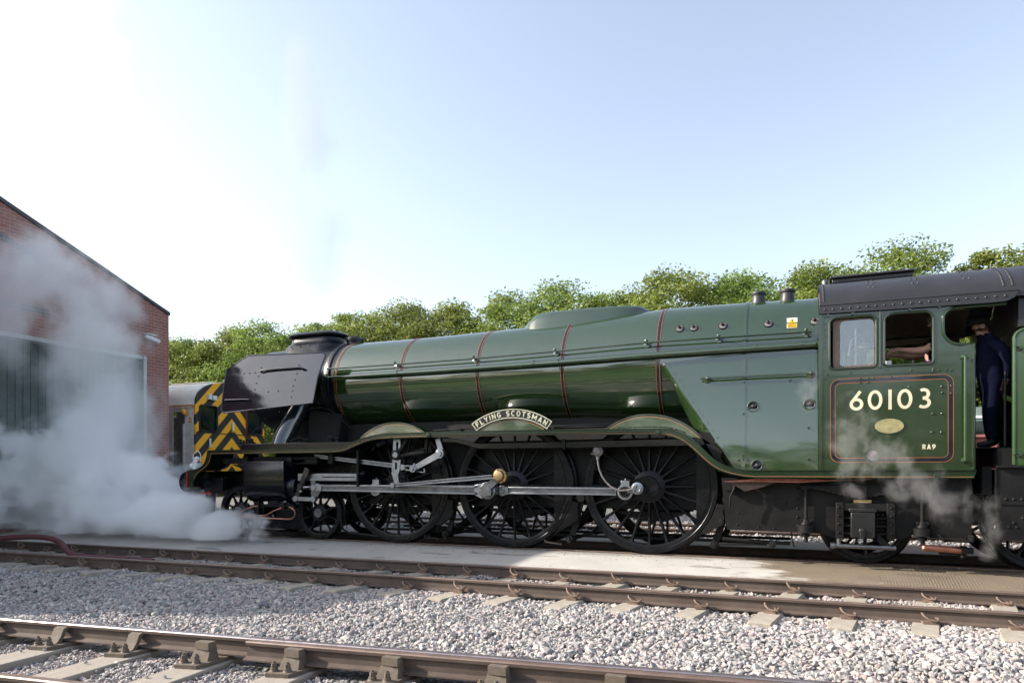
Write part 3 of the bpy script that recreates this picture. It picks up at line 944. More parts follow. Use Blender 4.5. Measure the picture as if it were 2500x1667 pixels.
mb.prism([(5.5, 1.15), (5.58, .42), (6.80, .405), (6.95, .345), (7.75, .365), (7.9, .44), (8.5, .44), (8.5, 1.15)], -.27, -.24)
mb.prism([(5.55, .5), (5.6, .42), (8.4, .45), (8.5, 1.15), (5.5, 1.15)], -.2, 1.84)
for z_ in (.5, .62, .74, .86, 1.0): mb.dome((6.50, -.271, z_), (0, -1, 0), .018)
for x_, z_ in ((5.75, .9), (5.73, .66), (5.72, .5), (6.0, .47), (6.2, .46), (6.35, .8)): mb.dome((x_, -.271, z_), (0, -1, 0), .014)
P(mb, "ashpan", GRIMY)
# boiler
mb = MB()
xs_ = [-1.36, -.6, .3, 1.0, 1.56, 2.3, 3.06, 3.7, 4.2, 4.62]
mb.lathe((0, YC, ZB), (1, 0, 0), [(x, Rb(x)) for x in xs_] + [(4.63, .938), (5.6, .932)], 72, close=True)
boiler = P(mb, "boiler", LOCO_GREEN)
def band(x, wd=.05, edge=True):
    b = MB(); r = Rb(x)
    b.lathe((0, YC, ZB), (1, 0, 0), [(x - wd / 2, r - .01), (x - wd / 2, r + .006), (x + wd / 2, r + .006), (x + wd / 2, r - .01)], 72, 0, close=False)
    for s_ in (-1, 1):
        e = x + s_ * wd / 2
        b.lathe((0, YC, ZB), (1, 0, 0), [(e - .0035, r - .01), (e - .0035, r + .008), (e + .0035, r + .008), (e + .0035, r - .01)], 72, 1, close=False)
    P(b, "boiler_band", [GLOSS_BLACK, ORANGE], boiler)
for x in (-1.30, .075, 1.563, 3.06, 4.58): band(x, .05 if x > -1 else .03)
# firebox
Xe = 6.775
mb = MB()
ysd = lambda z: YC - Rb(5.8) - .005 - .20 * (1 - (1 - min(1, max(0, ZB - z) / 1.66)) ** 2)
rings = []
for x in np.linspace(4.6, Xe, 9):
    R = Rb(x); rings.append([(x, YC + R * cos(radians(a)), ZB + R * sin(radians(a))) for a in np.linspace(-3, 183, 48)])
mb.loft(rings, closed=False, cap=False)
zs_ = [2.90, 2.85, 2.80, 2.74, 2.68, 2.6, 2.5, 2.4, 2.3, 2.2, 2.1, 2.0, 1.9, 1.8, 1.72, 1.64, 1.54, 1.45, 1.35, 1.24]
for sgn in (1, -1):
    R_ = []
    for z in zs_:
        xs2 = 4.655 + max(0, 2.84 - z) * .655
        xl = 4.615 + max(0, 2.84 - z) ** 1.08 * .49
        k = min(1, max(0, (2.86 - z) / .5)); yy = ysd(z)
        yl = yy + (.02 + .27 * k)
        row = [(xl + .03, YC - .05, z), (xl, yl, z), (xl + (xs2 - xl) * .55, yy + (yl - yy) * .36, z), (xs2 - .012, yy + .012, z), (xs2 + .012, yy, z), (xs2 + .04, yy, z), (5.8, yy, z), (6.3, yy, z), (Xe, yy, z)]
        R_.append([(a, b if sgn > 0 else 2 * YC - b, c) for a, b, c in row])
    mb.loft(R_, closed=False, cap=False)
firebox = P(mb, "firebox", LOCO_GREEN, sharp=24)
mb = MB()
def onside(x, z, out=0): return V(x, ysd(z) - out, z)
for x in (5.80, 6.745):
    pts = [onside(x, z, .013) for z in (1.26, 1.45, 1.6, 1.8, 2.0, 2.2, 2.4, 2.6, 2.8)]
    a = [V(x, YC - (Rb(x) + .012) * sin(radians(t_)), ZB + (Rb(x) + .012) * cos(radians(t_))) for t_ in range(88, -4, -6)]
    pts += a
    rg = []
    for i, p in enumerate(pts):
        n_ = V(0, -1, 0) if p.z < 2.85 else (p - V(x, YC, ZB)).normalized()
        rg.append([p + V(-.024, 0, 0) - n_ * .01, p + V(-.024, 0, 0), p + V(.024, 0, 0), p + V(.024, 0, 0) - n_ * .01])
    mb.loft(rg, closed=False)
P(mb, "cladding_strip", LOCO_GREEN, firebox)
mb = MB()
for z in np.linspace(2.78, 1.72, 11): mb.dome(onside(4.725 + (2.84 - z) * .65, z), (0, -1, 0), .013, .012)
for x, z in ((6.406, 2.49), (6.637, 1.829), (6.637, 1.401), (5.80, 2.49), (5.80, 2.044), (5.74, 1.40), (5.80, 1.41), (5.86, 1.40), (5.8, 1.46)): mb.dome(onside(x, z), (0, -1, 0), .019, .04)
P(mb, "cladding_bolt", LOCO_GREEN, firebox)
def plug(x, z, r=.054, upper=True):
    b = MB()
    if upper:
        R = Rb(x); dy = sqrt(R * R - (z - ZB) ** 2); p = V(x, YC - dy, z); n_ = V(0, -dy, z - ZB).normalized()
        b.cyl(p - n_ * .01, p + n_ * .006, r * 1.18, None, 24, 0); b.cyl(p, p + n_ * .014, r, r * .95, 24, 1)
        b.cyl(p, p + n_ * .05, .017, None, 6, 2); b.cyl(p, p + n_ * .075, .009, None, 6, 2)
        for a in (1, 2.6): b.dome(p + n_ * .013 + V(cos(a) * r * .6, 0, sin(a) * r * .5), n_, .01, mi=2)
        P(b, "washout_plug", [BLACK, GREYPLUG, GRIMY], firebox)
    else:
        p = onside(x, z); n_ = V(0, -1, 0)
        b.lathe(p, n_, [(-.002, r * .72), (.012, r * .74), (.016, r * .86), (.012, r), (-.002, r)], 28, 0, close=False)
        b.cyl(p, p + n_ * .004, r * .74, None, 28, 1)
        b.lathe(p, n_, [(.004, .03), (.05, .02), (.055, .0)], 10, 2); b.obox((x - .045, z - .008), (x + .045, z + .01), p.y - .03, p.y - .006, .012, mi=2)
        P(b, "inspection_cover", [LOCO_GREEN, PITCH, STEEL_DARK], firebox)
for x, z in ((4.883, 3.358), (5.085, 3.354), (5.498, 3.35), (6.117, 3.331), (6.72, 3.317)): plug(x, z)
for x, z in ((5.925, 2.145), (6.65, 2.15), (5.98, 1.325)): plug(x, z, .082, False)
def onboil(x, z, out): 
    R = Rb(x); dy = sqrt(max(0, R * R - (z - ZB) ** 2)); n_ = V(0, -dy, z - ZB).normalized(); return V(x, YC, ZB) + n_ * (R + out), n_
b = MB()
def sq(x0, x1, z0, z1, out, mi):
    q = [onboil(x, z, out)[0] for x, z in ((x0, z0), (x1, z0), (x1, z1), (x0, z1))]; b.add(q, [(0, 1, 2, 3)], mi)
sq(6.36, 6.495, 3.24, 3.398, .004, 0); sq(6.366, 6.489, 3.245, 3.305, .007, 1)
b.add([onboil(x, z, .007)[0] for x, z in ((6.375, 3.318), (6.48, 3.318), (6.428, 3.388))], [(0, 1, 2)], 1)
b.add([onboil(x, z, .0085)[0] for x, z in ((6.418, 3.345), (6.438, 3.352), (6.432, 3.374), (6.422, 3.36), (6.434, 3.336), (6.43, 3.326))], [(0, 1, 2, 3), (0, 1, 4, 5)], 2)
for k in range(3): sq(6.376, 6.478, 3.256 + k * .016, 3.261 + k * .016, .0085, 2)
P(b, "warning_sign", [WHITE, YELLOW, BLACKMARK], firebox)
# steam collector fairing, valves, whistle
rings = []
for x, hw, zt in ((2.06, .05, 3.70), (2.14, .22, 3.745), (2.24, .32, 3.81), (2.34, .37, 3.885), (2.46, .39, 3.935), (2.7, .40, 3.955), (3.2, .39, 3.955), (3.7, .36, 3.955), (4.0, .31, 3.945), (4.15, .24, 3.925), (4.27, .1, 3.86)):
    zb = ZB + Rb(x) * .55
    rings.append([(x, YC + hw * 1.35 * s_, zb) if abs(s_) == 1 else (x, YC + hw * (1.0 + .1 * (1 - k)) * s_, zb + (zt - zb) * k) for s_, k in ((-1, 0), (-.985, .72), (-.9, .86), (-.72, .94), (-.4, .985), (0, 1), (.4, .985), (.72, .94), (.9, .86), (.985, .72), (1, 0))])
mb = MB().loft(rings, closed=False, cap=False)
P(mb, "steam_dome_cover", LOCO_GREEN, sharp=60)
for x in (5.95, 6.36):
    b = MB().lathe((x, YC - .12, 3.74), (0, 0, 1), [(0, .12), (.06, .105), (.10, .095), (.16, .095), (.17, .105), (.19, .112), (.215, .11), (.222, .09), (.20, .07), (.20, 0)], 24)
    P(b, "safety_valve", paint("safety valve black", (.03, .03, .033), .45))
b = MB().cyl((6.86, YC - .35, 3.70), (6.86, YC - .35, 3.93), .018, None, 8).lathe((6.86, YC - .35, 3.90), (0, 0, 1), [(0, .036), (.075, .036), (.1, .02), (.11, .0)], 12)
P(b, "whistle", STEEL_DARK)
# handrails and pipes
b = MB()
st = [-.006, 1.523, 2.96, 4.42, 5.455, 6.609]
hz = lambda x: 3.114 + max(0, x - 1.5) * .0145 - max(0, x - 4.4) * .0165
hp = []
for x in np.linspace(-1.45, 6.68, 24):
    p, n_ = onboil(max(x, -1.36), hz(x), .10); hp.append((x, p.y, hz(x)))
b.tube(hp, .0155, 8)
P(b, "boiler_handrail", LOCO_GREEN)
for x in st:
    b = MB(); p, n_ = onboil(x, hz(x) - .012, 0); q, _ = onboil(x, hz(x), .10)
    b.lathe(p, n_, [(0, .052), (.012, .052), (.018, .034), (.022, .014)], 16); b.cyl(p, q, .014, None, 8); b.lathe(q - n_ * .026, n_, [(0, 0), (.01, .02), (.026, .026), (.042, .02), (.052, 0)], 12)
    P(b, "handrail_pillar", LOCO_GREEN)
b = MB()
pp = []
for x in np.linspace(-1.42, 6.76, 26):
    z = 2.95 + max(0, x - 2) * .005; p, n_ = onboil(max(x, -1.36), z, .062); pp.append((x, p.y, z))
b.tube(pp, [.030] * 2 + [.047] * 24, 12)
for x in (.05, 3.03): 
    p, n_ = onboil(x, 2.95, .062); b.tube([p + V(0, 0, .058), p + V(0, -.05, .03), p + V(0, -.055, -.02), p + V(0, -.01, -.06), p + V(0, .03, -.10)], .007, 6)
for x in (2.6, 5.95, 6.55):
    p, n_ = onboil(x, 2.953 + max(0, x - 2) * .005, .062); b.cyl(p - V(.012, 0, 0), p + V(.012, 0, 0), .053, None, 12)
P(b, "ejector_pipe", LOCO_GREEN)
b = MB(); y_ = ysd(2.57) - .07
b.tube([(5.22, y_, 2.57), (6.72, y_, 2.567)], .0155, 8)
for x in (5.31, 6.67):
    p = onside(x, 2.555); b.lathe(p, (0, -1, 0), [(0, .055), (.012, .055), (.018, .03), (.022, .012)], 16); b.cyl(p, (x, y_, 2.57), .012, None, 8); b.lathe((x, y_ + .026, 2.57), (0, -1, 0), [(0, 0), (.01, .022), (.026, .028), (.042, .02), (.052, 0)], 12)
P(b, "firebox_handrail", LOCO_GREEN)
# smokebox, chimney
mb = MB().lathe((0, YC, ZB), (1, 0, 0), [(-3.55, 0), (-3.54, .2), (-3.50, .45), (-3.42, .62), (-3.40, .70), (-3.36, .76), (-3.33, .795), (-2.2, .80), (-1.62, .80), (-1.62, .81), (-1.55, .845), (-1.47, .845), (-1.46, .82), (-1.36, .82)], 64)
for a in range(-10, 120, 4): mb.dome((-1.51, YC - .845 * cos(radians(a)), ZB + .845 * sin(radians(a))), (0, -cos(radians(a)), sin(radians(a))), .012)
smokebox = P(mb, "smokebox", SMOKE_BLACK)
mb = MB().prism([(-3.1, 1.7), (-1.5, 1.7), (-1.5, 2.35), (-3.0, 2.35)], .35, 1.29)
mb.prism([(-2.05, 1.75), (-1.35, 1.75), (-1.25, 2.3), (-2.0, 2.4)], .12, .5)
P(mb, "smokebox_saddle", PITCH, bevel=.02)
def stadium(cx, hl, hw, z, n=10):
    o = []
    for k in range(n + 1): a = -pi / 2 + pi * k / n; o.append((cx + hl - hw + hw * cos(a), YC + hw * sin(a), z))
    for k in range(n + 1): a = pi / 2 + pi * k / n; o.append((cx - hl + hw + hw * cos(a), YC + hw * sin(a), z))
    return o
mb = MB().loft([stadium(-2.32, *p) for p in ((.74, .47, 3.52), (.70, .42, 3.66), (.655, .365, 3.715), (.60, .31, 3.76), (.575, .285, 3.82), (.575, .285, 3.85), (.60, .30, 3.875), (.64, .335, 3.90), (.645, .34, 3.925), (.60, .31, 3.955), (.56, .27, 3.975), (.53, .24, 3.972), (.51, .23, 3.9), (.5, .22, 3.7))])
for a in np.linspace(-.55, .55, 6): mb.dome((-2.32 + a, YC - .42, 3.675), (0, -.6, .8), .014)
P(mb, "chimney", SMOKE_BLACK, sharp=30)
mb = MB().lathe((-1.46, YC, 3.62), (0, 0, 1), [(0, .19), (.06, .17), (.09, .155), (.13, .16), (.15, .165), (.2, .16), (.225, .13), (.23, 0)], 28)
for k in range(16): mb.cyl((-1.46 + .162 * cos(k * pi / 8), YC + .162 * sin(k * pi / 8), 3.79), (-1.46 + .17 * cos(k * pi / 8), YC + .17 * sin(k * pi / 8), 3.79), .012, None, 6)
P(mb, "snifting_valve", SMOKE_BLACK)
# smoke deflectors
DP = [(-1.436, 2.458), (-3.42, 2.346)] + arc(-3.45, 2.44, .095, .095, 265, 190, 5) + [(-3.56, 2.84)] + arc(-3.40, 3.10, .14, .14, 180, 140, 4) + arc(-3.02, 3.30, .12, .12, 130, 92, 4) + arc(-1.33, 3.30, .06, .06, 90, 0, 5) + [(-1.386, 2.917)]
def deflector(yy, out):
    n0 = -1 if out else 1
    b = MB().prism(DP, yy, yy + .012)
    b.tube([(x, yy + .006, z) for x, z in DP], .014, 6, closed=True)
    y2 = yy - .05 if out else yy + .062
    for x, z in ((-3.223, 3.078), (-3.089, 3.077), (-2.957, 3.075), (-2.823, 3.077), (-2.693, 3.168), (-2.734, 3.007), (-2.766, 2.88), (-2.783, 2.76), (-2.791, 2.645), (-2.803, 2.53), (-1.822, 3.164), (-1.852, 3.007), (-1.878, 2.896), (-1.899, 2.781), (-1.91, 2.692), (-1.92, 2.58), (-2.461, 2.703), (-2.234, 2.706)):
        b.dome((x, yy if out else yy + .012, z), (0, n0, 0), .016, .012)
    tilt = lambda m_: setattr(m_, 'v', [(x, y + (z - 2.35) * (.16 if out else -.16), z) for x, y, z in m_.v])
    tilt(b); o = P(b, "smoke_deflector", GLOSS_BLACK, bevel=0)
    h = MB()
    h.tube([(-2.66, yy, 3.075), (-2.665, y2, 3.09), (-2.62, y2, 3.105), (-2.4, y2, 3.113), (-1.9, y2, 3.113), (-1.75, y2, 3.108), (-1.69, y2, 3.085), (-1.70, yy, 3.06)], .017, 8)
    tilt(h); P(h, "handle", GLOSS_BLACK, o)
    h = MB().tube([(-3.44, yy, 2.575), (-3.43, y2, 2.582), (-3.0, y2, 2.578), (-2.86, y2, 2.568), (-2.84, yy, 2.562)], .014, 8)
    tilt(h); P(h, "handle", GLOSS_BLACK, o)
    h = MB()
    yi = YC + (-.72 if out else .72)
    for x in (-2.78, -1.9):
        for z in (2.65, 3.1): h.cyl((x, yy + .014 + (z - 2.35) * (.16 if out else -.16), z), (x, yi, z + .02), .016, None, 8)
    P(h, "stay", SMOKE_BLACK, o)
deflector(-.5, True); deflector(2 * YC + .488, False)
# outside steam pipe
for yy, s_ in ((YC, -1), (YC, 1)):
    b = MB().tube([(-2.38, yy + s_ * 1.02, 1.70), (-2.37, yy + s_ * .98, 1.85), (-2.27, yy + s_ * .87, 2.15), (-2.2, yy + s_ * .74, 2.42), (-2.15, yy + s_ * .5, 2.6)], [.19, .175, .17, .17, .18], 24)
    P(b, "steam_pipe", gloss_paint("gloss black steam pipe", (.02, .024, .032), 1.9, .12, .02) if s_ < 0 else GLOSS_BLACK)

# ---- running plate and valance
TOPC = [(-4.391, 1.254), (-4.25, 1.262), (-4.11, 1.29), (-4.02, 1.33), (-3.955, 1.385), (-3.915, 1.46), (-3.89, 1.54), (-3.872, 1.634), (-2.656, 1.636), (-.94, 1.64), (-.81, 1.659), (-.67, 1.704), (-.485, 1.765), (-.3, 1.815), (-.1, 1.853), (.1, 1.87), (.773, 1.874), (2.0, 1.871), (3.06, 1.868), (4.4, 1.845), (4.62, 1.839), (4.75, 1.832), (4.86, 1.815), (4.95, 1.788), (5.04, 1.745), (5.12, 1.69), (5.2, 1.625), (5.344, 1.477), (5.41, 1.415), (5.48, 1.362), (5.57, 1.313), (5.68, 1.276), (5.837, 1.248), (6.0, 1.244), (8.52, 1.244)]
BOTC = [(-4.362, .942), (-4.257, .943), (-4.245, 1.02), (-4.21, 1.10), (-4.16, 1.17), (-4.09, 1.225), (-3.99, 1.28), (-3.9, 1.335), (-3.84, 1.4), (-3.805, 1.46), (-3.785, 1.567), (-2.5, 1.572), (-.94, 1.575), (-.82, 1.588), (-.7, 1.615), (-.55, 1.67), (-.39, 1.727), (-.25, 1.763), (-.1, 1.786), (.2, 1.80), (.773, 1.803), (3.06, 1.796), (4.5, 1.775), (4.69, 1.765), (4.83, 1.742), (4.94, 1.70), (5.03, 1.645), (5.13, 1.56), (5.29, 1.405), (5.37, 1.335), (5.45, 1.28), (5.55, 1.232), (5.67, 1.195), (5.82, 1.165), (5.98, 1.152), (8.49, 1.152)]
def valance(yy, far=False):
    b = MB().prism(TOPC + BOTC[::-1], yy, yy + .02)
    yo = yy - .003 if not far else yy + .02
    # thin orange line just above the lower edge
    mid = []
    for (x, z) in BOTC[3:]: mid.append((x, z))
    off = []
    for i, (x, z) in enumerate(mid):
        a = mid[max(0, i - 1)]; c = mid[min(len(mid) - 1, i + 1)]; dx, dz_ = c[0] - a[0], c[1] - a[1]; L = hypot(dx, dz_)
        off.append((x - dz_ / L * .02, z + dx / L * .02))
    b.ribbon(off, .007, yo, yo + .003, 1)
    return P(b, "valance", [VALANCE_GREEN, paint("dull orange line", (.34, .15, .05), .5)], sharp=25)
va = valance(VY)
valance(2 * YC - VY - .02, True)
mb = MB()
inn = [(x, z + .003) for x, z in TOPC]
for ya, yb in ((VY - .012, .16), (2 * YC - .16, 2 * YC - VY + .012)):
    rg = [[(x, ya, z), (x, yb, z), (x, yb, z + .012), (x, ya, z + .012)] for x, z in inn]
    mb.loft(rg)
mb.box(-4.36, -3.88, .16, 2 * YC - .16, 1.24, 1.256)
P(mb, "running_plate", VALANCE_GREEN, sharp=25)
for x, z in ((.92, 1.838), (4.66, 1.80), (8.1, 1.19)):
    b = MB().lathe((x, VY, z), (0, -1, 0), [(0, .034), (.03, .034), (.036, .028), (.037, 0)], 16); P(b, "pipe_cap", VALANCE_GREEN, va)
b = MB()
b.tube([(.86, VY - .014, 1.84), (1.6, VY - .014, 1.835), (4.0, VY - .014, 1.825), (4.6, VY - .014, 1.812)], .008, 6)
P(b, "lubricator_pipe", VALANCE_GREEN, va); b = MB()
for x in (-3.0, -2.2, -1.0, .2, .55, 1.9, 3.4, 3.9): b.dome((x, VY, 1.612 if x < 0 else 1.82), (0, -1, 0), .012, .009)
P(b, "valance_rivet", VALANCE_GREEN, va)
b = MB().box(-3.10, -.62, VY + .05, -.05, 1.655, 1.757).box(-3.1, -2.8, -.05, 1.7, 1.655, 1.757)
P(b, "front_platform", CYL_BLACK, bevel=.008)
b = MB()
for k, x in enumerate((-3.30, -2.05, -1.95, -1.25, -1.12)):
    if k in (0, 1):
        for q in range(5): b.cyl((x + .07 * q, -.25, 1.77), (x + .07 * q, -.25, 1.86 - .02 * (q % 2)), .022, None, 8)
        b.box(x - .04, x + .33, -.3, -.2, 1.758, 1.79)
    else: b.lathe((x, -.2, 1.76), (0, 0, 1), [(0, .04), (.05, .035), (.06, .05), (.1, .05), (.12, .03), (.14, 0)], 12)
b.box(-1.32, -1.08, -.22, -.08, 1.84, 1.86)
for q in range(4): b.tube([(-1.30 + q * .05, -.2, 1.85), (-1.32 + q * .05, -.2, 1.80), (-1.28 + q * .06, -.18, 1.76), (-1.2 + q * .04, -.1, 1.757)], .006, 5)
b.tube([(-2.1, -.28, 1.8), (-1.9, -.28, 1.86), (-1.7, -.25, 1.8)], .012, 6)
P(b, "lubricator", BLACK)
# pipes climbing the smokebox ring
b = MB()
for k, (x, r_) in enumerate(((-1.60, .016), (-1.545, .013), (-1.50, .010))):
    pts = []
    for z in (2.85, 2.7, 2.5, 2.3, 2.15, 2.05): p, _ = onboil(-1.36, z, .05 + .012 * k); pts.append((x + .0 + (2.85 - z) ** 2 * .30 + (0 if z > 2.3 else .02 * k), p.y, z))
    b.tube(pts, r_, 6)
b.box(-1.64, -1.53, -.075, -.03, 2.84, 2.88)
for q in range(5): b.dome((-1.78 + q * .05, -.05, 2.42), (0, -.6, .6), .018)
b.tube([(-1.85, -.03, 2.40), (-1.6, -.06, 2.41), (-1.4, -.02, 2.36), (-1.2, .12, 2.16), (-1.1, .22, 2.0)], .012, 6)
P(b, "lubrication_pipes", GRIMY)
# wiring and rods behind the running plate
b = MB()
b.tube([(.75, -.05, 1.94), (1.5, -.05, 1.965), (1.7, -.05, 1.96)], .014, 6); b.tube([(2.9, -.03, 1.95), (3.4, -.05, 1.975), (4.2, -.03, 1.96)], .012, 6)
b.tube([(2.9, -.0, 1.93), (4.2, .0, 1.935)], .016, 6); b.box(1.25, 1.42, -.36, -.2, 1.884, 1.93); b.box(.65, 1.6, .0, .1, 1.88, 1.93)
P(b, "conduit_pipe", BLACK)
# splashers
def splasher(xc, zt, x0, x1, z0a, z0b, np_=False):
    R = zt - 1.016; yy = -.2
    a0 = math.degrees(math.asin((z0b - 1.016) / R)); a1 = 180 - math.degrees(math.asin((z0a - 1.016) / R))
    oa = arc(xc, 1.016, R, R, a0, a1, 24)
    b = MB().prism(oa, yy, yy + .015)
    b.loft([[(x, yy - .008, z), (x, .12, z), (x, .12, z + .01), (x, yy - .008, z + .01)] for x, z in oa])
    b.ribbon(arc(xc, 1.016, R - .03, R - .03, a0 + 1, a1 - 1, 24), .007, yy - .003, yy, 1)
    b.ribbon(arc(xc, 1.016, R - .006, R - .006, a0, a1, 24), .030, yy - .0015, yy, 2)
    return P(b, "splasher", [VALANCE_GREEN if False else LOCO_GREEN, paint("splasher orange line", (.5, .22, .06), .5), GLOSS_BLACK], sharp=25)
splasher(.065, 2.082, 0, 0, 1.83, 1.84)
sp2 = splasher(2.265, 2.086, 0, 0, 1.86, 1.86)
splasher(4.43, 2.083, 0, 0, 1.86, 1.72)
# nameplate
yy = -.225; xc, zc = 2.262, 1.03; R1, R0 = 1.205, 1.072
a0 = 90 - math.degrees(math.asin(.688 / R1)); a1 = 180 - a0
outl = arc(xc, zc, R1, R1, a0, a1, 30); inl = arc(xc, zc, R0, R0, a0 + .3, a1 - .3, 30)
b = MB().prism(outl + inl[::-1], yy - .012, yy)
npl = P(b, "nameplate", paint("nameplate black", (.008, .008, .011), .35), sp2)
b = MB().ribbon(outl + inl[::-1], .0115, yy - .019, yy - .0121, 0, True)
P(b, "nameplate_border", NAMEMETAL, npl)
cap = .084; txt = "FLYING SCOTSMAN"; tw = text_width(txt, .27, .62) * cap; Rm = R0 + .026
def put(u, v):
    ph = (u * cap - tw / 2) / (Rm + .05) * (1.16 / (tw / 1.0) if False else 1.0)
    ph *= KX
    return (xc + (Rm + v * cap) * sin(ph), zc + (Rm + v * cap) * cos(ph))
KX = (2 * math.asin(.655 / R1)) / (tw / (Rm + .05)) * .985
b = MB(); text(b, txt, put, .0155, yy - .020, .008, .27, 0, .62)
P(b, "lettering", NAMEMETAL, npl)
# raised edging chain on the rear splasher
b = MB()
pts = [(4.05, 1.872), (4.4, 1.876), (4.62, 1.872), (4.76, 1.862), (4.86, 1.842), (4.95, 1.81)]
b.tube([(x, -.44, z + .012) for x, z in pts], .009, 6)
for x in np.linspace(4.05, 4.95, 13): b.dome((x, -.44, float(np.interp(x, [p[0] for p in pts], [p[1] for p in pts])) + .005), (0, -.5, .8), .017)
P(b, "sand_pipe", VALANCE_GREEN)

# ---- buffer beam and front end
b = MB().box(-4.425, -4.405, VY, 2 * YC - VY, .94, 1.252).box(-4.404, -4.363, VY + .03, 2 * YC - VY - .03, .945, 1.248, 1); P(b, "buffer_beam", [BUFFER_RED, BLACK])
for y in (-.05, 1.69):
    b = MB().cyl((-4.43, y, 1.04), (-4.62, y, 1.04), .15, .12, 20).cyl((-4.62, y, 1.04), (-4.86, y, 1.04), .075, None, 16)
    b.lathe((-4.86, y, 1.04), (-1, 0, 0), [(-.02, .06), (.0, .20), (.012, .212), (.03, .20), (.05, .12), (.055, 0)], 32)
    P(b, "buffer", BLACK)
b = MB().box(-4.36, -3.88, -.12, 0, .87, 1.13).prism([(-4.36, .94), (-4.05, .86), (-4.05, 1.1), (-4.36, 1.2)], -.1, -.06)
P(b, "buffer_frame", BLACK, bevel=.01)
for y in (-.08, 1.66):
    b = MB().prism([(-4.30, .95), (-3.98, .95), (-4.10, .86), (-4.14, .80), (-4.16, .36), (-4.37, .36), (-4.36, .80), (-4.42, .88)], y, y + .05)
    P(b, "guard_iron", BLACK, bevel=.006)
b = MB().tube([(-4.34, -.06, .93), (-4.30, -.085, .90), (-4.26, -.085, .82), (-4.25, -.085, .77)], .014, 6); b.box(-4.5, -4.2, -.09, -.04, .80, .83)
P(b, "steam_heat_pipe", BUFFER_RED)

# ---- cylinders
cyl = thing_part = None
sec = [(1.44, -.46), (1.43, -.49), (1.40, -.502), (1.0, -.502), (.88, -.49), (.79, -.44), (.72, -.34), (.69, -.2), (.69, .2), (1.44, .2)]
b = MB().loft([[(x, y, z) for z, y in sec] for x in (-2.93, -2.14)])
for x0, x1, g in ((-2.99, -2.93, .0), (-2.14, -2.07, .0)):
    b.loft([[(x, (y - g if y < 0 else y), z - (.02 if z < .8 else 0)) for z, y in sec] for x in (x0, x1)])
for x in (-2.905, -2.165):
    for z in np.linspace(.84, 1.40, 9): b.dome((x, -.503, z), (0, -1, 0), .013, .010)
b.cyl((-2.07, -.18, .953), (-1.93, -.18, .953), .25, .22, 28).cyl((-1.93, -.18, .953), (-1.86, -.18, .953), .13, .09, 20)
b.cyl((-3.07, -.18, .953), (-2.99, -.18, .953), .24, .26, 28)
c2 = MB(); c2.v, c2.f, c2.m = [(x, 2 * YC - y, z) for x, y, z in b.v], [f[::-1] for f in b.f], b.m[:]
P(b, "cylinder", CYL_BLACK, bevel=.012); P(c2, "cylinder", CYL_BLACK)
b = MB().box(-3.0, -2.05, -.3, .15, 1.442, 1.52)
b.cyl((-3.12, -.25, 1.46), (-2.99, -.25, 1.46), .15, .17, 24); b.cyl((-2.07, -.25, 1.44), (-1.98, -.25, 1.44), .17, .15, 24)
b.box(-3.62, -3.12, -.33, -.17, 1.39, 1.5); b.cyl((-3.70, -.25, 1.45), (-3.62, -.25, 1.45), .055, None, 10)
b.box(-1.98, -1.45, -.35, -.30, 1.46, 1.505); b.box(-1.98, -1.45, -.35, -.30, 1.375, 1.40); b.box(-1.72, -1.45, -.345, -.2, 1.40, 1.46); b.box(-1.98, -1.45, -.2, -.15, 1.38, 1.5)
b.prism([(-3.12, 1.36), (-3.5, 1.38), (-3.12, 1.27)], -.3, -.2)
P(b, "valve_chest", BLACK, bevel=.008)
b = MB()
b.tube([(-3.3, -.50, .475), (-3.1, -.5, .475), (-2.9, -.5, .56), (-2.78, -.48, .60), (-2.70, -.45, .605)], .013, 8)
b.tube([(-3.3, -.51, .445), (-2.6, -.51, .437), (-2.46, -.5, .45), (-2.3, -.48, .53), (-2.15, -.45, .585)], .013, 8)
b.tube([(-3.3, -.52, .408), (-2.6, -.52, .402), (-2.0, -.52, .39), (-1.88, -.52, .395), (-1.81, -.52, .44), (-1.79, -.52, .51), (-1.83, -.51, .57), (-1.9, -.5, .598), (-1.96, -.48, .602)], .014, 8)
dp = P(b, "drain_pipe", COPPER)
b = MB()
for x in (-3.11, -2.64): b.box(x - .012, x + .012, -.54, -.48, .385, .495)
b.box(-2.75, -2.68, -.45, -.36, .55, .69); b.box(-2.2, -2.1, -.45, -.36, .55, .69); b.box(-2.75, -1.9, -.42, -.36, .60, .64); b.box(-2.45, -2.2, -.46, -.42, .655, .68)
P(b, "drain_cock", GRIMY)

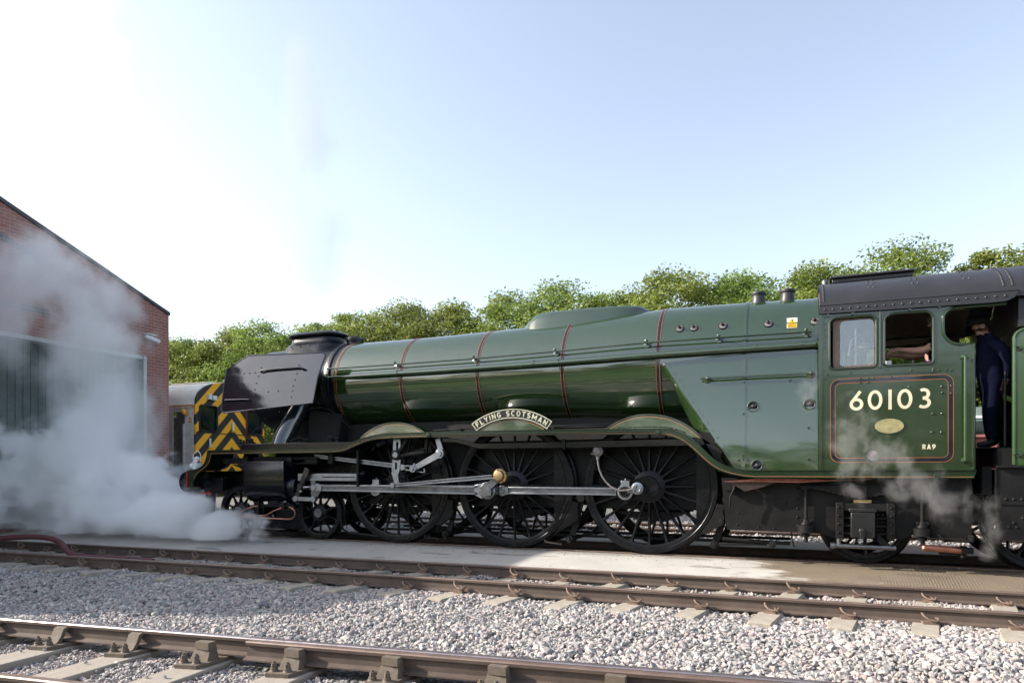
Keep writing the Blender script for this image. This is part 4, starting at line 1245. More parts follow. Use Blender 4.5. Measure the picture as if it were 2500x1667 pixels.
# ---- wheels
def wheel(r, hub, boss, rim, nsp, crank=None, cw=None, tyre=.07, sw=.062):
    # outer face at y = 0, axis at origin
    b = MB()
    b.lathe((0, 0, 0), (0, 1, 0), [(.004, r - tyre), (.0, r - tyre + .006), (.0, r - .012), (.012, r), (.10, r + .004), (.11, r + .03), (.135, r + .03), (.14, r + .015), (.14, r - tyre)], 72, 0, close=False)
    b.lathe((0, 0, 0), (0, 1, 0), [(.012, rim), (.008, rim + .012), (.008, r - tyre), ], 72, 1, close=False)
    b.lathe((0, 0, 0), (0, 1, 0), [(.012, rim), (.13, rim), (.13, r - tyre)], 72, 1, close=False)
    b.lathe((0, 0, 0), (0, 1, 0), [(-.03, 0), (-.03, boss - .012), (-.018, boss), (-.012, boss + .01), (-.012, hub - .02), (.0, hub), (.16, hub)], 40, 1, close=False)
    for k in range(nsp):
        a = 2 * pi * (k + .5) / nsp + pi / 2 - pi / nsp
        d = V(cos(a), 0, sin(a)); n_ = V(-sin(a), 0, cos(a))
        rings = []
        for rr, ww, y0, y1 in ((hub - .03, sw * 1.5, .0, .11), (hub + .05, sw * .92, .012, .09), (rim - .10, sw * .7, .03, .08), (rim - .03, sw * .85, .02, .085), (rim + .01, sw * 1.7, .012, .1)):
            c = d * rr
            rings.append([c + n_ * (ww / 2) + V(0, (y0 + y1) / 2, 0), c + n_ * ww * .22 + V(0, y0, 0), c - n_ * ww * .22 + V(0, y0, 0), c - n_ * ww / 2 + V(0, (y0 + y1) / 2, 0), c + V(0, y1, 0)])
        b.loft(rings, 1, cap=False)
    if crank:
        cx_, cz_ = crank
        L = hypot(cx_, cz_); a = atan2(cz_, cx_)
        loc = [(cx_ + .15 * cos(a + t_), cz_ + .15 * sin(a + t_)) for t_ in np.linspace(-pi / 2, pi / 2, 12)] + [(boss * 1.1 * cos(a + t_), boss * 1.1 * sin(a + t_)) for t_ in (pi / 2, -pi / 2)]
        b.prism(loc, -.028, .05, 1); b.cyl((cx_, 0, cz_), (cx_, -.12, cz_), .07, None, 16, 1)
    if cw:
        b.prism([(cw, -sqrt((rim + .01) ** 2 - cw * cw))] + [((rim + .012) * cos(t_), (rim + .012) * sin(t_)) for t_ in np.linspace(-math.acos(cw / (rim + .012)), math.acos(cw / (rim + .012)), 16)], -.002, .09, 1)
    return b
CR = (-.32, -.083)
def set_wheels(bm, name, places, r, mats, yo=0):
    first = None
    for x, far in places:
        pos = V(x, yo if not far else 2 * YC - yo, r)
        if first is None:
            bm.v = [tuple(V(*p) + pos) for p in bm.v]; first = o = bm.build(name, mats, loco, at=pos, sharp=32)
        else:
            o = first.copy(); COL.objects.link(o); o.parent = loco; o.location = pos - ORG[loco.name]; o.rotation_euler = (0, 0, pi if far else 0)
    return first
set_wheels(wheel(1.016, .245, .155, .885, 20, CR, .70), "driving_wheel", [(x, f) for x in (0, 2.21, 4.42) for f in (0, 1)], 1.016, [WHEEL_BLACK, WHEEL_BLACK])
set_wheels(wheel(.4826, .165, .085, .385, 10, None, None, .06, .05), "bogie_wheel", [(x, f) for x in (-3.581, -1.676) for f in (0, 1)], .4826, [WHEEL_BLACK, WHEEL_BLACK])
set_wheels(wheel(.559, .18, .1, .45, 10, None, None, .06, .055), "trailing_wheel", [(7.345, 0), (7.345, 1)], .559, [WHEEL_BLACK, WHEEL_BLACK])
b = MB()
for x, r in ((0, 1.016), (2.21, 1.016), (4.42, 1.016), (-3.581, .4826), (-1.676, .4826), (7.345, .559)): b.cyl((x, .1, r), (x, 1.54, r), .1, None, 16)
P(b, "axle", BLACK)
b = MB()
for x in (-3.581, -1.676): b.lathe((x, -.031, .4826), (0, -1, 0), [(0, .083), (.008, .083), (.01, .06), (.004, .03), (.0, .012)], 24)
P(b, "axle_end", GREYPLUG)
b = MB()
for y in (.22, 1.38): b.prism([(-4.0, .52), (-3.1, .52), (-2.95, .33), (-2.3, .33), (-2.15, .52), (-1.2, .52), (-1.2, .36), (-1.5, .32), (-2.1, .14), (-3.1, .14), (-3.75, .32), (-4.0, .36)], y, y + .04)
b.box(-2.9, -2.35, .26, 1.38, .2, .5)
P(b, "bogie_frame", BLACK)

# ---- rods and valve gear
zr = 1.016 + CR[1]
pins = [x + CR[0] for x in (0, 2.21, 4.42)]
def fluted(b, p0, p1, y0, y1, h0, h1, m0=0, m1=1):
    p0, p1 = Vector(p0), Vector(p1); d = (p1 - p0).normalized(); n_ = Vector((-d.y, d.x))
    fl = .24
    for s_ in (1, -1):
        q = [p0 + n_ * s_ * h0 / 2, p1 + n_ * s_ * h1 / 2, p1 + n_ * s_ * h1 * (.5 - fl), p0 + n_ * s_ * h0 * (.5 - fl)]
        b.prism([(p.x, p.y) for p in q], y0, y1, m0)
    q = [p0 + n_ * h0 * (.5 - fl), p1 + n_ * h1 * (.5 - fl), p1 - n_ * h1 * (.5 - fl), p0 - n_ * h0 * (.5 - fl)]
    b.prism([(p.x, p.y) for p in q], y0 + .015, y1 - .001, m1)
RODS = [STEEL, STEEL_DARK]
b = MB(); fluted(b, (-1.36, .953), (1.72, .942), -.335, -.275, .112, .148); b.obox((-1.5, .953), (-1.36, .953), -.345, -.265, .12)
b.lathe((1.89, -.24, zr), (0, -1, 0), [(0, .14), (.11, .14), (.115, .13), (.116, .0)], 28)
b.prism([(1.66, 1.02), (1.80, 1.055), (1.80, .80), (1.66, .865)], -.335, -.275)
P(b, "connecting_rod", RODS, bevel=.004)
for s_, y0, y1 in ((0, -.19, -.135), (1, 2 * YC + .135, 2 * YC + .19)):
    b = MB(); fluted(b, (pins[1] + .28, .938), (pins[2] - .14, .94), y0, y1, .118, .118); fluted(b, (pins[0] + .1, .938), (pins[1] - .12, .938), y0, y1, .118, .118)
    ya = y0 - .012; yb = y1 + .012
    for x, r in ((pins[0], .115), (pins[1], .125), (pins[2], .118), (pins[1] + .20, .085)):
        b.cyl((x, ya, zr), (x, yb, zr), r, None, 28)
    b.obox((pins[1] + .08, zr), (pins[1] + .3, zr), ya + .004, yb - .004, .13)
    for x in (pins[0], pins[2]): b.box(x - .065, x + .065, y0, y1, zr + .09, zr + .172); b.cyl((x, (y0 + y1) / 2, zr + .17), (x, (y0 + y1) / 2, zr + .20), .013, None, 6)
    P(b, "coupling_rod", RODS, bevel=.004)
b = MB()
b.cyl((pins[1] + .20, -.23, zr), (pins[1] + .20, -.19, zr), .045, None, 16); b.cyl((pins[1] + .2, -.24, zr), (pins[1] + .2, -.23, zr), .025, None, 6)
P(b, "crank_pin_cap", [STEEL, GRIMY]); b = MB()
b.lathe((pins[2], -.2, zr), (0, -1, 0), [(0, .085), (.02, .085), (.022, .06), (.01, .055)], 24, 1)
b.cyl((pins[2] + .05, -.23, zr), (4.24, -.23, zr + .04), .022, None, 10); 
b.lathe((4.30, -.10, .99), (0, -1, 0), [(0, .075), (.14, .075), (.15, .09), (.17, .09), (.175, .07), (.19, .066), (.192, .05), (.185, .045), (.185, 0)], 28); b.obox((4.28, .95), (4.30, 1.03), -.295, -.285, .008, mi=1)
P(b, "crank_pin_cap", [STEEL, GRIMY])
b = MB()
b.prism([(1.80, .985), (1.885, 1.065), (2.0, .985), (2.0, .86), (1.88, .83)], -.44, -.37)
b.obox((1.90, .95), (2.16, 1.19), -.43, -.375, .13, .10)
P(b, "return_crank", STEEL_DARK, bevel=.006)
b = MB(); fluted(b, (.24, 1.012), (2.03, 1.160), -.47, -.42, .05, .068); b.cyl((.195, -.475, 1.01), (.195, -.40, 1.01), .045, None, 16)
P(b, "eccentric_rod", RODS, bevel=.003)
b = MB().lathe((2.155, -.39, 1.172), (0, -1, 0), [(0, .115), (.05, .118), (.06, .112), (.075, .09), (.10, .085), (.12, .078), (.125, .06), (.125, 0)], 28)
for a in (.3, 1.9, 3.5, 5.1): b.cyl((2.155 + .105 * cos(a), -.44, 1.172 + .105 * sin(a)), (2.155 + .105 * cos(a), -.475, 1.172 + .105 * sin(a)), .016, None, 6)
P(b, "crank_bearing", BRASS)
b = MB()
slot = [(.185, 1.70), (.215, 1.70), (.215, 1.52), (.185, 1.52)]
b.prism([(.126, 1.80), (.273, 1.80), (.262, 1.46), (.118, 1.46)], -.33, -.29, 0, [[(.185, 1.74), (.185, 1.56), (.225, 1.56), (.225, 1.74)]])
b.prism([(.11, 1.449), (.272, 1.448), (.262, 1.30), (.235, 1.20), (.09, 1.205), (.10, 1.33)], -.33, -.29, 0, [[(.165, 1.40), (.16, 1.28), (.195, 1.27), (.205, 1.39)]])
b.prism([(.10, 1.21), (.225, 1.20), (.235, 1.07), (.262, 1.055), (.255, 1.01), (.20, .97), (.16, 1.0)], -.335, -.285)
P(b, "expansion_link", STEEL, bevel=.004)
b = MB()
b.lathe((.195, -.30, 1.522), (0, -1, 0), [(0, .088), (.07, .088), (.075, .08), (.076, .055)], 24, 0, close=False); b.cyl((.195, -.30, 1.522), (.195, -.383, 1.522), .052, None, 20, 1)
b.obox((.24, 1.50), (.78, 1.585), -.36, -.31, .05); b.obox((.24, 1.56), (.42, 1.80), -.36, -.31, .055); b.obox((.765, 1.56), (.79, 1.80), -.36, -.31, .05)
b.obox((.25, 1.50), (.8, 1.62), -.2, -.14, .12)
P(b, "link_bracket", [BLACK, STEEL], bevel=.004)
b = MB(); fluted(b, (-1.55, 1.525), (.10, 1.345), -.30, -.255, .06, .078)
b.obox((.27, 1.315), (.35, 1.31), -.33, -.27, .10, .085)
for q in (((.34, 1.342), (.56, 1.325)), ((.34, 1.275), (.74, 1.225)), ((.72, 1.30), (.73, 1.215)), ((.35, 1.35), (.35, 1.27))): b.obox(q[0], q[1], -.32, -.28, .022)
P(b, "radius_rod", RODS, bevel=.003)
b = MB(); b.obox((.545, 1.288), (1.055, 1.535), -.38, -.345, .085, .11); b.cyl((.545, -.40, 1.288), (.545, -.33, 1.288), .062, None, 20); b.cyl((1.06, -.41, 1.535), (1.06, -.30, 1.535), .078, None, 22)
b.cyl((1.06, -.43, 1.535), (1.06, -.41, 1.535), .045, None, 16); b.cyl((.545, -.42, 1.288), (.545, -.40, 1.288), .03, None, 12); b.box(.535, .575, -.37, -.34, 1.34, 1.38)
b.obox((1.06, 1.54), (.985, 1.79), -.34, -.30, .10, .09)
P(b, "lifting_link", STEEL, bevel=.004)
b = MB()
for z0, z1 in ((1.150, 1.207), (1.078, 1.135)): b.box(-1.89, -.60, -.33, -.24, z0, z1)
b.box(-1.89, -1.34, -.33, -.245, 1.1352, 1.1498); b.box(-.66, -.60, -.335, -.24, 1.13, 1.152)
P(b, "slide_bar", STEEL, bevel=.004)
b = MB()
b.box(-.6, -.56, -.36, .2, .98, 1.62); b.box(-.6, -.45, -.34, -.28, 1.19, 1.23)
P(b, "motion_bracket", BLACK); b = MB()
for x in (-.74, -.93, -.59, -.5): b.cyl((x, -.28, 1.206), (x, -.28, 1.25), .022, .018, 8); b.dome((x, -.28, 1.25), (0, 0, 1), .022)
b.cyl((-1.18, -.28, 1.206), (-1.18, -.28, 1.30), .008, None, 6); P(b, "oil_cups", BLACK); b = MB().box(-1.22, -1.12, -.34, -.2, 1.38, 1.6)
P(b, "bracket", BLACK)
b = MB()
b.box(-1.60, -1.50, -.335, -.2, 1.0, 1.078); b.prism([(-1.6, 1.04), (-1.42, 1.03), (-1.40, .87), (-1.46, .76), (-1.59, .745), (-1.60, .88)], -.33, -.22); b.cyl((-1.53, -.36, .953), (-1.53, -.2, .953), .055, None, 16, 1)
b.cyl((-1.95, -.22, .953), (-1.55, -.22, .953), .042, None, 16, 1)
P(b, "crosshead", [STEEL_DARK, STEEL], bevel=.006)
b = MB()
b.obox((-1.615, 1.30), (-1.80, .92), -.41, -.37, .11, .065); b.obox((-1.79, .93), (-1.835, .87), -.40, -.36, .09, .12); b.prism([(-1.89, .87), (-1.78, .87), (-1.83, .74), (-1.90, .74)], -.40, -.36)
cl = P(b, "combination_lever", GLOSS_BLACK, bevel=.004)
b = MB(); b.obox((-1.885, .755), (-1.47, .748), -.41, -.37, .07); 
for x in (-1.875, -1.48): b.cyl((x, -.425, .752), (x, -.35, .752), .052, None, 18)
b.box(-1.79, -1.74, -.412, -.37, .87, .905)
P(b, "union_link", STEEL, bevel=.003)
# long beam under the running plate
b = MB().prism([(.95, 1.79), (1.3, 1.785), (1.5, 1.745), (1.66, 1.70), (1.8, 1.695), (3.0, 1.70), (5.26, 1.715), (5.38, 1.63), (5.26, 1.615), (3.0, 1.605), (1.75, 1.612), (1.55, 1.66), (1.3, 1.72), (.95, 1.735)], -.30, -.22)
b.box(3.15, 3.20, -.33, -.298, 1.58, 1.74); b.box(3.96, 4.17, -.31, -.3, 1.612, 1.70)
for x in (4.0, 4.06, 4.12): b.dome((x, -.31, 1.66), (0, -1, 0), .018)
P(b, "expansion_beam", CYL_BLACK, bevel=.006)
b = MB().lathe((3.70, -.22, 1.547), (0, -1, 0), [(0, .075), (.06, .078), (.07, .07), (.08, .05), (.10, .045), (.102, 0)], 24)
b.box(3.6, 3.66, -.3, -.22, 1.50, 1.52); b.cyl((3.70, -.27, 1.48), (3.70, -.27, 1.42), .03, .022, 10)
sp_ = P(b, "speed_recorder", GREYPLUG)
hs = [(3.70, -.27, 1.44), (3.705, -.27, 1.36), (3.725, -.27, 1.27), (3.77, -.275, 1.165), (3.83, -.28, 1.085), (3.90, -.285, 1.02), (3.98, -.29, .975), (4.06, -.28, .955), (4.16, -.27, .965), (4.24, -.26, .98)]
P(MB().tube(hs, .014, 8), "recorder_cable", GREYPLUG)
# brakes
for x in (0, 2.21, 4.42):
    for far in (0, 1):
        b = MB(); c = 1.016
        bl = arc(x, c, 1.02, 1.02, -43, -14, 8); bo = [(x + 1.10, c - .26), (x + 1.08, c - .36), (x + 1.10, c - .45), (x + 1.085, c - .55), (x + .98, c - .60), (x + .86, c - .68)]
        y0 = .005 if not far else 2 * YC - .085
        b.prism(bl + bo, y0, y0 + .08)
        b.prism([(x + 1.10, c - .16), (x + 1.17, c - .16), (x + 1.17, c - .24), (x + 1.13, c - .38), (x + 1.09, c - .58), (x + 1.01, c - .82), (x + .94, c - .88), (x + .90, c - .84), (x + 1.0, c - .55), (x + 1.02, c - .40)], y0 + .082, y0 + .11)
        b.cyl((x + 1.135, y0 - .0, c - .19), (x + 1.135, y0 + .12, c - .19), .065, None, 16); b.cyl((x + 1.06, y0 - .02, c - .50), (x + 1.06, y0 + .1, c - .50), .035, None, 12); b.cyl((x + .955, y0 - .03, c - .84), (x + .955, y0 + .2, c - .84), .06, None, 16); b.cyl((x + .955, y0 - .06, c - .84), (x + .955, y0 - .03, c - .84), .03, None, 8)
        P(b, "brake_shoe", GRIMY, bevel=.004)
b = MB()
for y in (.45, 1.2): b.box(-.6, 6.4, y, y + .06, .17, .21)
for x in (1.0, 3.2, 5.4): b.cyl((x, 0.2, .18), (x, 1.5, .18), .03, None, 8)
b.tube([(5.5, -.12, .28), (5.9, -.12, .26), (6.4, -.12, .24)], .025, 8); b.tube([(5.45, -.1, .2), (6.1, -.1, .22)], .02, 8); b.lathe((6.18, -.18, .235), (0, -1, 0), [(0, .035), (.05, .035), (.06, .05), (.08, .05), (.085, 0)], 16); b.tube([(6.42, -.1, .4), (6.43, -.12, .28), (6.46, -.13, .2)], .01, 6)
for x in (1.25, 3.45):
    b.tube([(x - .75, .09, .35), (x - .75, .07, .2), (x - .68, .0, .115), (x - .4, -.02, .085)], .022, 8)
b.tube([(-1.18, -.02, .55), (-1.17, -.02, .3), (-1.13, -.02, .2), (-1.0, -.02, .135), (-.7, -.0, .12), (-.35, 0, .09)], .022, 8); b.tube([(-1.14, .0, .55), (-1.08, 0, .3), (-1.05, 0, .2)], .008, 5)
P(b, "brake_rigging", GRIMY)

# ---- trailing truck
T = -.33
b = MB()
for k in range(9): b.box(6.55 + k * .075, 7.99 - k * .075, T - .05, T + .04, 1.03 - k * .016, 1.044 - k * .016)
b.box(7.225, 7.33, T - .08, T + .05, .87, 1.06)
P(b, "trailing_spring", GRIMY)
b = MB().box(7.18, 7.385, T - .07, T + .03, .83, .869); P(b, "brass_pad", BRASS)
for x in (6.605, 7.97):
    b = MB().box(x - .05, x + .05, T - .04, T + .04, 1.0, 1.05).cyl((x, T, 1.0), (x, T, .29), .025, None, 10).cyl((x, T, .6), (x, T, .52), .055, .07, 16)
    b.cyl((x, T, .515), (x, T, .415), .108, .105, 24).cyl((x, T, .40), (x, T, .36), .06, .05, 12).box(x - .07, x - .04, T - .05, T + .03, .56, .60).box(x + .04, x + .07, T - .05, T + .03, .56, .6)
    P(b, "spring_hanger", GRIMY, bevel=.003)
b = MB()
b.box(6.97, 7.06, -.42, -.28, .35, .83); b.box(7.56, 7.65, -.42, -.28, .35, .83); b.box(7.06, 7.56, -.41, -.28, .73, .82)
for z in (.42, .52, .62, .72): b.box(7.06, 7.56, -.40, -.30, z, z + .02)
for x in (7.0, 7.61):
    for z in (.44, .55, .66, .77): b.dome((x, -.42, z), (0, -1, 0), .02)
for x in (7.45, 7.52): 
    for z in (.49, .59, .68): b.dome((x, -.40, z), (0, -1, 0), .016)
b.prism([(7.45, .44), (7.60, .30), (7.60, .26), (7.50, .26), (7.44, .36)], -.44, -.40)
P(b, "horn_guide", GRIMY, bevel=.006)
b = MB().box(7.14, 7.42, -.50, -.36, .385, .71).box(7.12, 7.44, -.48, -.36, .71, .76).lathe((7.27, -.50, .47), (0, -1, 0), [(0, .045), (.02, .045), (.03, .03), (.032, 0)], 16).box(7.24, 7.30, -.53, -.5, .37, .47)
P(b, "axlebox", paint("oily axlebox", (.016, .015, .016), .35, ior=1.5), bevel=.015)
b = MB().cyl((6.92, -.44, .268), (7.66, -.44, .262), .03, None, 12).cyl((6.90, -.44, .268), (6.96, -.44, .268), .042, None, 12).cyl((7.0, -.44, .27), (7.0, -.44, .36), .03, None, 8)
P(b, "horn_stay", STEEL_DARK)
b = MB()
for z0, z1, xa in ((.80, .89, 8.09), (.375, .46, 8.11)):
    b.prism([(xa, z1), (xa + .055, z0), (8.47, z0), (8.475, z1), (8.46, z1), (8.455, z0 + .014), (xa + .062, z0 + .014), (xa + .014, z1)], -.60, -.35); b.box(xa + .05, 8.46, -.6, -.32, z0 + .001, z0 + .012)
b.box(8.05, 8.50, -.34, -.31, .40, 1.15)
P(b, "cab_step", GRIMY)
b = MB().tube([(7.97, -.42, .277), (8.2, -.42, .272), (8.4, -.42, .262)], .042, 14); b.dome((7.97, -.42, .277), (-1, 0, 0), .042); 
P(b, "injector_pipe", COPPER)
b = MB().cyl((8.37, -.42, .262), (8.43, -.42, .262), .06, None, 10).cyl((8.43, -.42, .262), (8.50, -.42, .26), .04, None, 12).box(8.15, 8.38, -.40, -.30, .2, .25).cyl((8.39, -.42, .25), (8.39, -.42, .17), .025, None, 8)
P(b, "injector", GRIMY)
b = MB().prism([(5.63, 1.11), (5.66, 1.07), (5.83, .965), (6.07, 1.03), (6.3, 1.12), (6.0, 1.14)], -.44, -.42)
P(b, "copper_chute", paint("brown copper chute", (.05, .03, .024), .5, .3))
b = MB()
for k in range(4): b.tube([(5.55 + k * .02, -.46, 1.10), (6.0, -.47, 1.105 + .012 * k), (6.5, -.47, 1.095 + .014 * k), (7.0, -.46, 1.125), (7.4, -.45, 1.14)], .006, 5)
P(b, "copper_tubing", COPPER)
b = MB().prism([(5.30, 1.63), (5.40, 1.63), (5.52, 1.53), (5.50, 1.44), (5.58, 1.30), (5.62, 1.2), (5.5, 1.26), (5.42, 1.42)], -.36, -.16); b.box(5.55, 5.68, -.40, -.2, .98, 1.14); b.tube([(5.70, -.42, 1.13), (5.69, -.43, 1.0), (5.64, -.43, .9), (5.63, -.42, .75)], .014, 6)
b.prism([(5.20, 1.80), (5.34, 1.80), (5.46, 1.62), (5.28, 1.62)], -.30, -.2)
P(b, "firebox_bracket", GRIMY)
# ---- cab
CY = -.52
OPEN = arc(8.355, 2.985, .19, .19, 270, 180, 8) + [(8.165, 3.075)] + arc(8.31, 3.105, .145, .145, 180, 90, 6) + [(8.82, 3.252)]
W1 = rrect(6.885, 2.57, 7.43, 3.237, (.05, .05, .085, .085)); W2 = rrect(7.52, 2.577, 8.06, 3.235, (.04, .04, .10, .10))
CABP = [(6.765, 1.256), (8.486, 1.256), (8.486, 2.795)] + OPEN + [(8.82, 3.38), (6.765, 3.38)]
def cabside(y0, y1, out):
    b = MB().prism(CABP, y0, y1, 0, [W1, W2])
    yo = y0 if out < 0 else y1
    for Wp, r in ((W1, .017), (W2, .017)): b.tube([(x, yo, z) for x, z in Wp], r, 8, closed=True)
    b.tube([(x, (y0 + y1) / 2, z) for x, z in [(8.486, 1.26), (8.486, 2.795)] + OPEN], .024, 10)
    if out < 0:
        b.box(6.85, 8.06, yo - .012, yo - .0005, 2.478, 2.49); b.dome((8.06, yo - .002, 2.484), (0, -1, 0), .02)
        for x, z in ((8.155, 2.288), (8.155, 2.209), (8.054, 1.955), (8.152, 1.953), (8.047, 1.725), (8.149, 1.724)): b.dome((x, yo, z), (0, -1, 0), .02, .017)
        for x, z in ((8.25, 2.29), (8.25, 2.2), (8.25, 2.48), (8.2, 2.488), (8.12, 2.487), (7.82, 2.505), (8.06, 2.51), (7.13, 2.515), (6.86, 2.505), (6.83, 2.455), (7.25, 2.435), (7.34, 2.432), (7.25, 2.38), (7.34, 2.38), (7.4, 2.43), (7.6, 2.43), (7.72, 2.30), (7.8, 2.30)): b.dome((x, yo, z), (0, -1, 0), .015, .012)
        for z in np.linspace(2.85, 3.25, 6): b.dome((6.83, yo, z), (0, -1, 0), .012, .01)
        for x in (6.87, 7.16, 7.8, 8.12): b.cyl((x, yo - .03, 3.275), (x, yo, 3.275), .018, None, 10)
        b.cyl((7.472, yo - .02, 2.555), (7.472, yo - .02, 3.27), .017, None, 10); b.box(7.455, 7.489, yo - .03, yo, 2.56, 2.6); b.box(7.455, 7.489, yo - .03, yo, 3.2, 3.27)
        b.box(6.755, 6.80, yo - .010, yo - .0005, 1.256, 3.29)
    return P(b, "cab_side", CAB_GREEN)
cs = cabside(CY, CY + .02, -1); cabside(2 * YC - CY - .02, 2 * YC - CY, 1)
# front wall, floor, backhead
b = MB()
prismX([(CY + .022, 1.26), (2 * YC - CY - .022, 1.26), (2 * YC - CY - .022, 3.36), (YC + .8, 3.72), (YC, 3.86), (YC - .8, 3.72), (CY + .022, 3.36)], 6.778, 6.80, b)
b.box(6.80, 8.44, CY + .022, 2 * YC - CY - .022, 1.27, 1.50)
P(b, "cab_front", CABCREAM)
b = MB().lathe((6.80, YC, 2.55), (1, 0, 0), [(0, .82), (.3, .8), (.36, .7), (.38, 0)], 32)
for k in range(9): b.tube([(7.2, YC - .6 + k * .15, 2.3 + .1 * (k % 3)), (7.3, YC - .6 + k * .15, 2.7), (7.2, YC - .5 + k * .13, 3.1 + .08 * (k % 2))], .02, 6)
for k in range(5): b.lathe((7.25, YC - .5 + k * .22, 3.1), (1, 0, 0), [(0, .07), (.06, .07), (.065, 0)], 14)
b.box(7.55, 8.2, CY + .05, CY + .45, 2.1, 2.2)
P(b, "backhead", SMOKE_BLACK)
b = MB().cyl((7.20, CY + .1, 2.62), (7.20, CY + .1, 3.1), .016, None, 8).tube([(7.12, CY + .12, 2.75), (7.15, CY + .12, 2.95), (7.26, CY + .12, 3.02), (7.3, CY + .12, 2.9)], .02, 6).tube([(7.05, CY + .2, 2.65), (7.08, CY + .2, 3.1)], .022, 6)
P(b, "cab_fitting", STEEL_DARK)
P(MB().cyl((7.575, CY + .09, 2.575), (7.575, CY + .09, 2.65), .04, None, 12), "mug", WHITE)
# sliding window
b = MB().prism(rrect(6.93, 2.585, 7.44, 3.23, .05), CY + .045, CY + .07, 0, [rrect(7.012, 2.61, 7.41, 3.20, (.03, .03, .06, .06))])
wf = P(b, "window_frame", WOOD)
P(MB().prism(rrect(7.0135, 2.6115, 7.4085, 3.1985, (.03, .03, .06, .06)), CY + .052, CY + .058), "pane", GLASS_M, wf)
b = MB().box(7.53, 8.05, CY + .022, CY + .05, 2.568, 2.585); P(b, "arm_rest", WOOD)
# lining, number, plate
ln = MB(); yy = CY - .0008
ln.ribbon(rrect(6.926, 1.384, 8.247, 2.410, .085, 8), .046, yy, CY + .002, 1, True)
ln.ribbon(rrect(6.898, 1.356, 8.275, 2.438, .11, 8), .0065, yy - .001, CY + .002, 0, True)
ln.ribbon(rrect(6.954, 1.412, 8.219, 2.382, .06, 8), .0065, yy - .001, CY + .002, 0, True)
P(ln, "cab_lining", [ORANGE, GLOSS_BLACK], cs)
H = .252
for ch, x0 in (("6", 7.122), ("0", 7.331), ("1", 7.563), ("0", 7.664), ("3", 7.897)):
    b = MB(); text(b, ch, lambda u, v, x0=x0: (x0 + u * H, 2.025 + v * H), .037, CY - .002, .002, mi=0); P(b, "cab_numeral", CREAM, cs)
b = MB(); text(b, "RA9", lambda u, v: (7.945 + u * .056, 1.516 + v * .060), .0105, CY - .002, .002, .32); P(b, "route_lettering", CREAM, cs)
el = circ(7.576, 1.815, .162, .093, 0, 357, 40)
b = MB().prism(el, CY - .014, CY - .0005).ribbon(circ(7.576, 1.815, .156, .087, 0, 351, 40), .009, CY - .018, CY - .013, 0, True)
for x in (7.456, 7.692): b.dome((x, CY - .014, 1.815), (0, -1, 0), .007, .005)
for k, (hw, z) in enumerate(((.05, 1.853), (.08, 1.835), (.06, 1.797), (.045, 1.78))):
    x = 7.576 - hw
    while x < 7.576 + hw: b.box(x, x + .006, CY - .0165, CY - .013, z - .006, z + .006); x += .0105
for a in list(range(35, 150, 8)) + list(range(215, 330, 8)):
    x, z = 7.576 + .14 * cos(radians(a)), 1.815 + .072 * sin(radians(a)); b.box(x - .004, x + .004, CY - .0165, CY - .013, z - .006, z + .006)
P(b, "works_plate", PLATE_BRASS, cs)
p = V(7.385, CY, 1.448)
b = MB().lathe(p, (0, -1, 0), [(0, .062), (.008, .064), (.014, .075), (.012, .098), (0, .10)], 32, 0, close=False).cyl(p, p + V(0, -.003, 0), .064, None, 28, 1)
for a in range(0, 360, 60): b.dome(p + V(.088 * cos(radians(a)), -.012, .088 * sin(radians(a))), (0, -1, 0), .006, .005)
b.lathe(p + V(.02, -.003, 0), (0, -1, 0), [(0, .03), (.012, .028), (.014, 0)], 12, 1)
P(b, "inspection_cover", [CAB_GREEN, GREYPLUG], cs)
b = MB().cyl((8.387, CY - .06, 1.37), (8.387, CY - .06, 2.64), .0165, None, 12)
for z in (1.375, 2.635): b.cyl((8.387, CY - .06, z), (8.387, CY, z), .014, None, 8); b.dome((8.387, CY - .06, z), (0, 0, 1 if z > 2 else -1), .02); b.lathe((8.387, CY, z), (0, -1, 0), [(0, .035), (.01, .03), (.012, .012)], 12); b.cyl((8.35, CY - .03, z - .01), (8.43, CY - .03, z - .01), .012, None, 8)
P(b, "cab_handrail", TENDER_GREEN, cs)
# roof
def roofz(y):                                     # flattened arc with tight shoulders
    u = min(1, abs(y - YC) / 1.365)
    return 3.355 + .565 * (1 - u ** 2.35) ** .62
ys_ = [YC + 1.365 * s_ for s_ in (-1, -.985, -.96, -.92, -.86, -.78, -.68, -.55, -.4, -.2, 0, .2, .4, .55, .68, .78, .86, .92, .96, .985, 1)]
def roofsec(x, t=.025): return [(x, y, roofz(y)) for y in ys_] + [(x, y, roofz(y) - t) for y in ys_[::-1]]
b = MB().loft([roofsec(x) for x in (6.775, 8.92)])
b.loft([roofsec(x) for x in (8.921, 9.2)], 0)
def rn(y): 
    e = .01; return V(0, -(roofz(y + e) - roofz(y - e)) / (2 * e), 1).normalized()
RS = [y for y in ys_ if y < YC - .15 and y > YC - 1.33]
for x in (6.82, 8.80, 8.89):
    yv = np.interp(np.linspace(0, 1, 16), np.linspace(0, 1, len(RS)), RS)
    for y in yv: b.dome((x, y, roofz(y)), rn(y), .016, .013)
for y in (YC - .35,):
    for x in np.linspace(6.95, 8.75, 22): b.dome((x, y, roofz(y)), rn(y), .015, .012)
for x0 in (7.36, 7.86, 8.42):
    for dx in (0, .06):
        for y in (YC - 1.0, YC - .85, YC - 1.15): b.dome((x0 + dx, y, roofz(y)), rn(y), .015, .012)
rf = P(b, "cab_roof", ROOF_GREY, sharp=40)
CEIL = paint("cream brown ceiling", (.30, .22, .16), .7)
b = MB().loft([[(x, y_, z_ - .03) for _, y_, z_ in roofsec(x, .012)] for x in (6.805, 8.90)])
b.box(6.81, 8.78, 2 * YC - CY - .03, 2 * YC - CY - .0215, 3.25, 3.345)
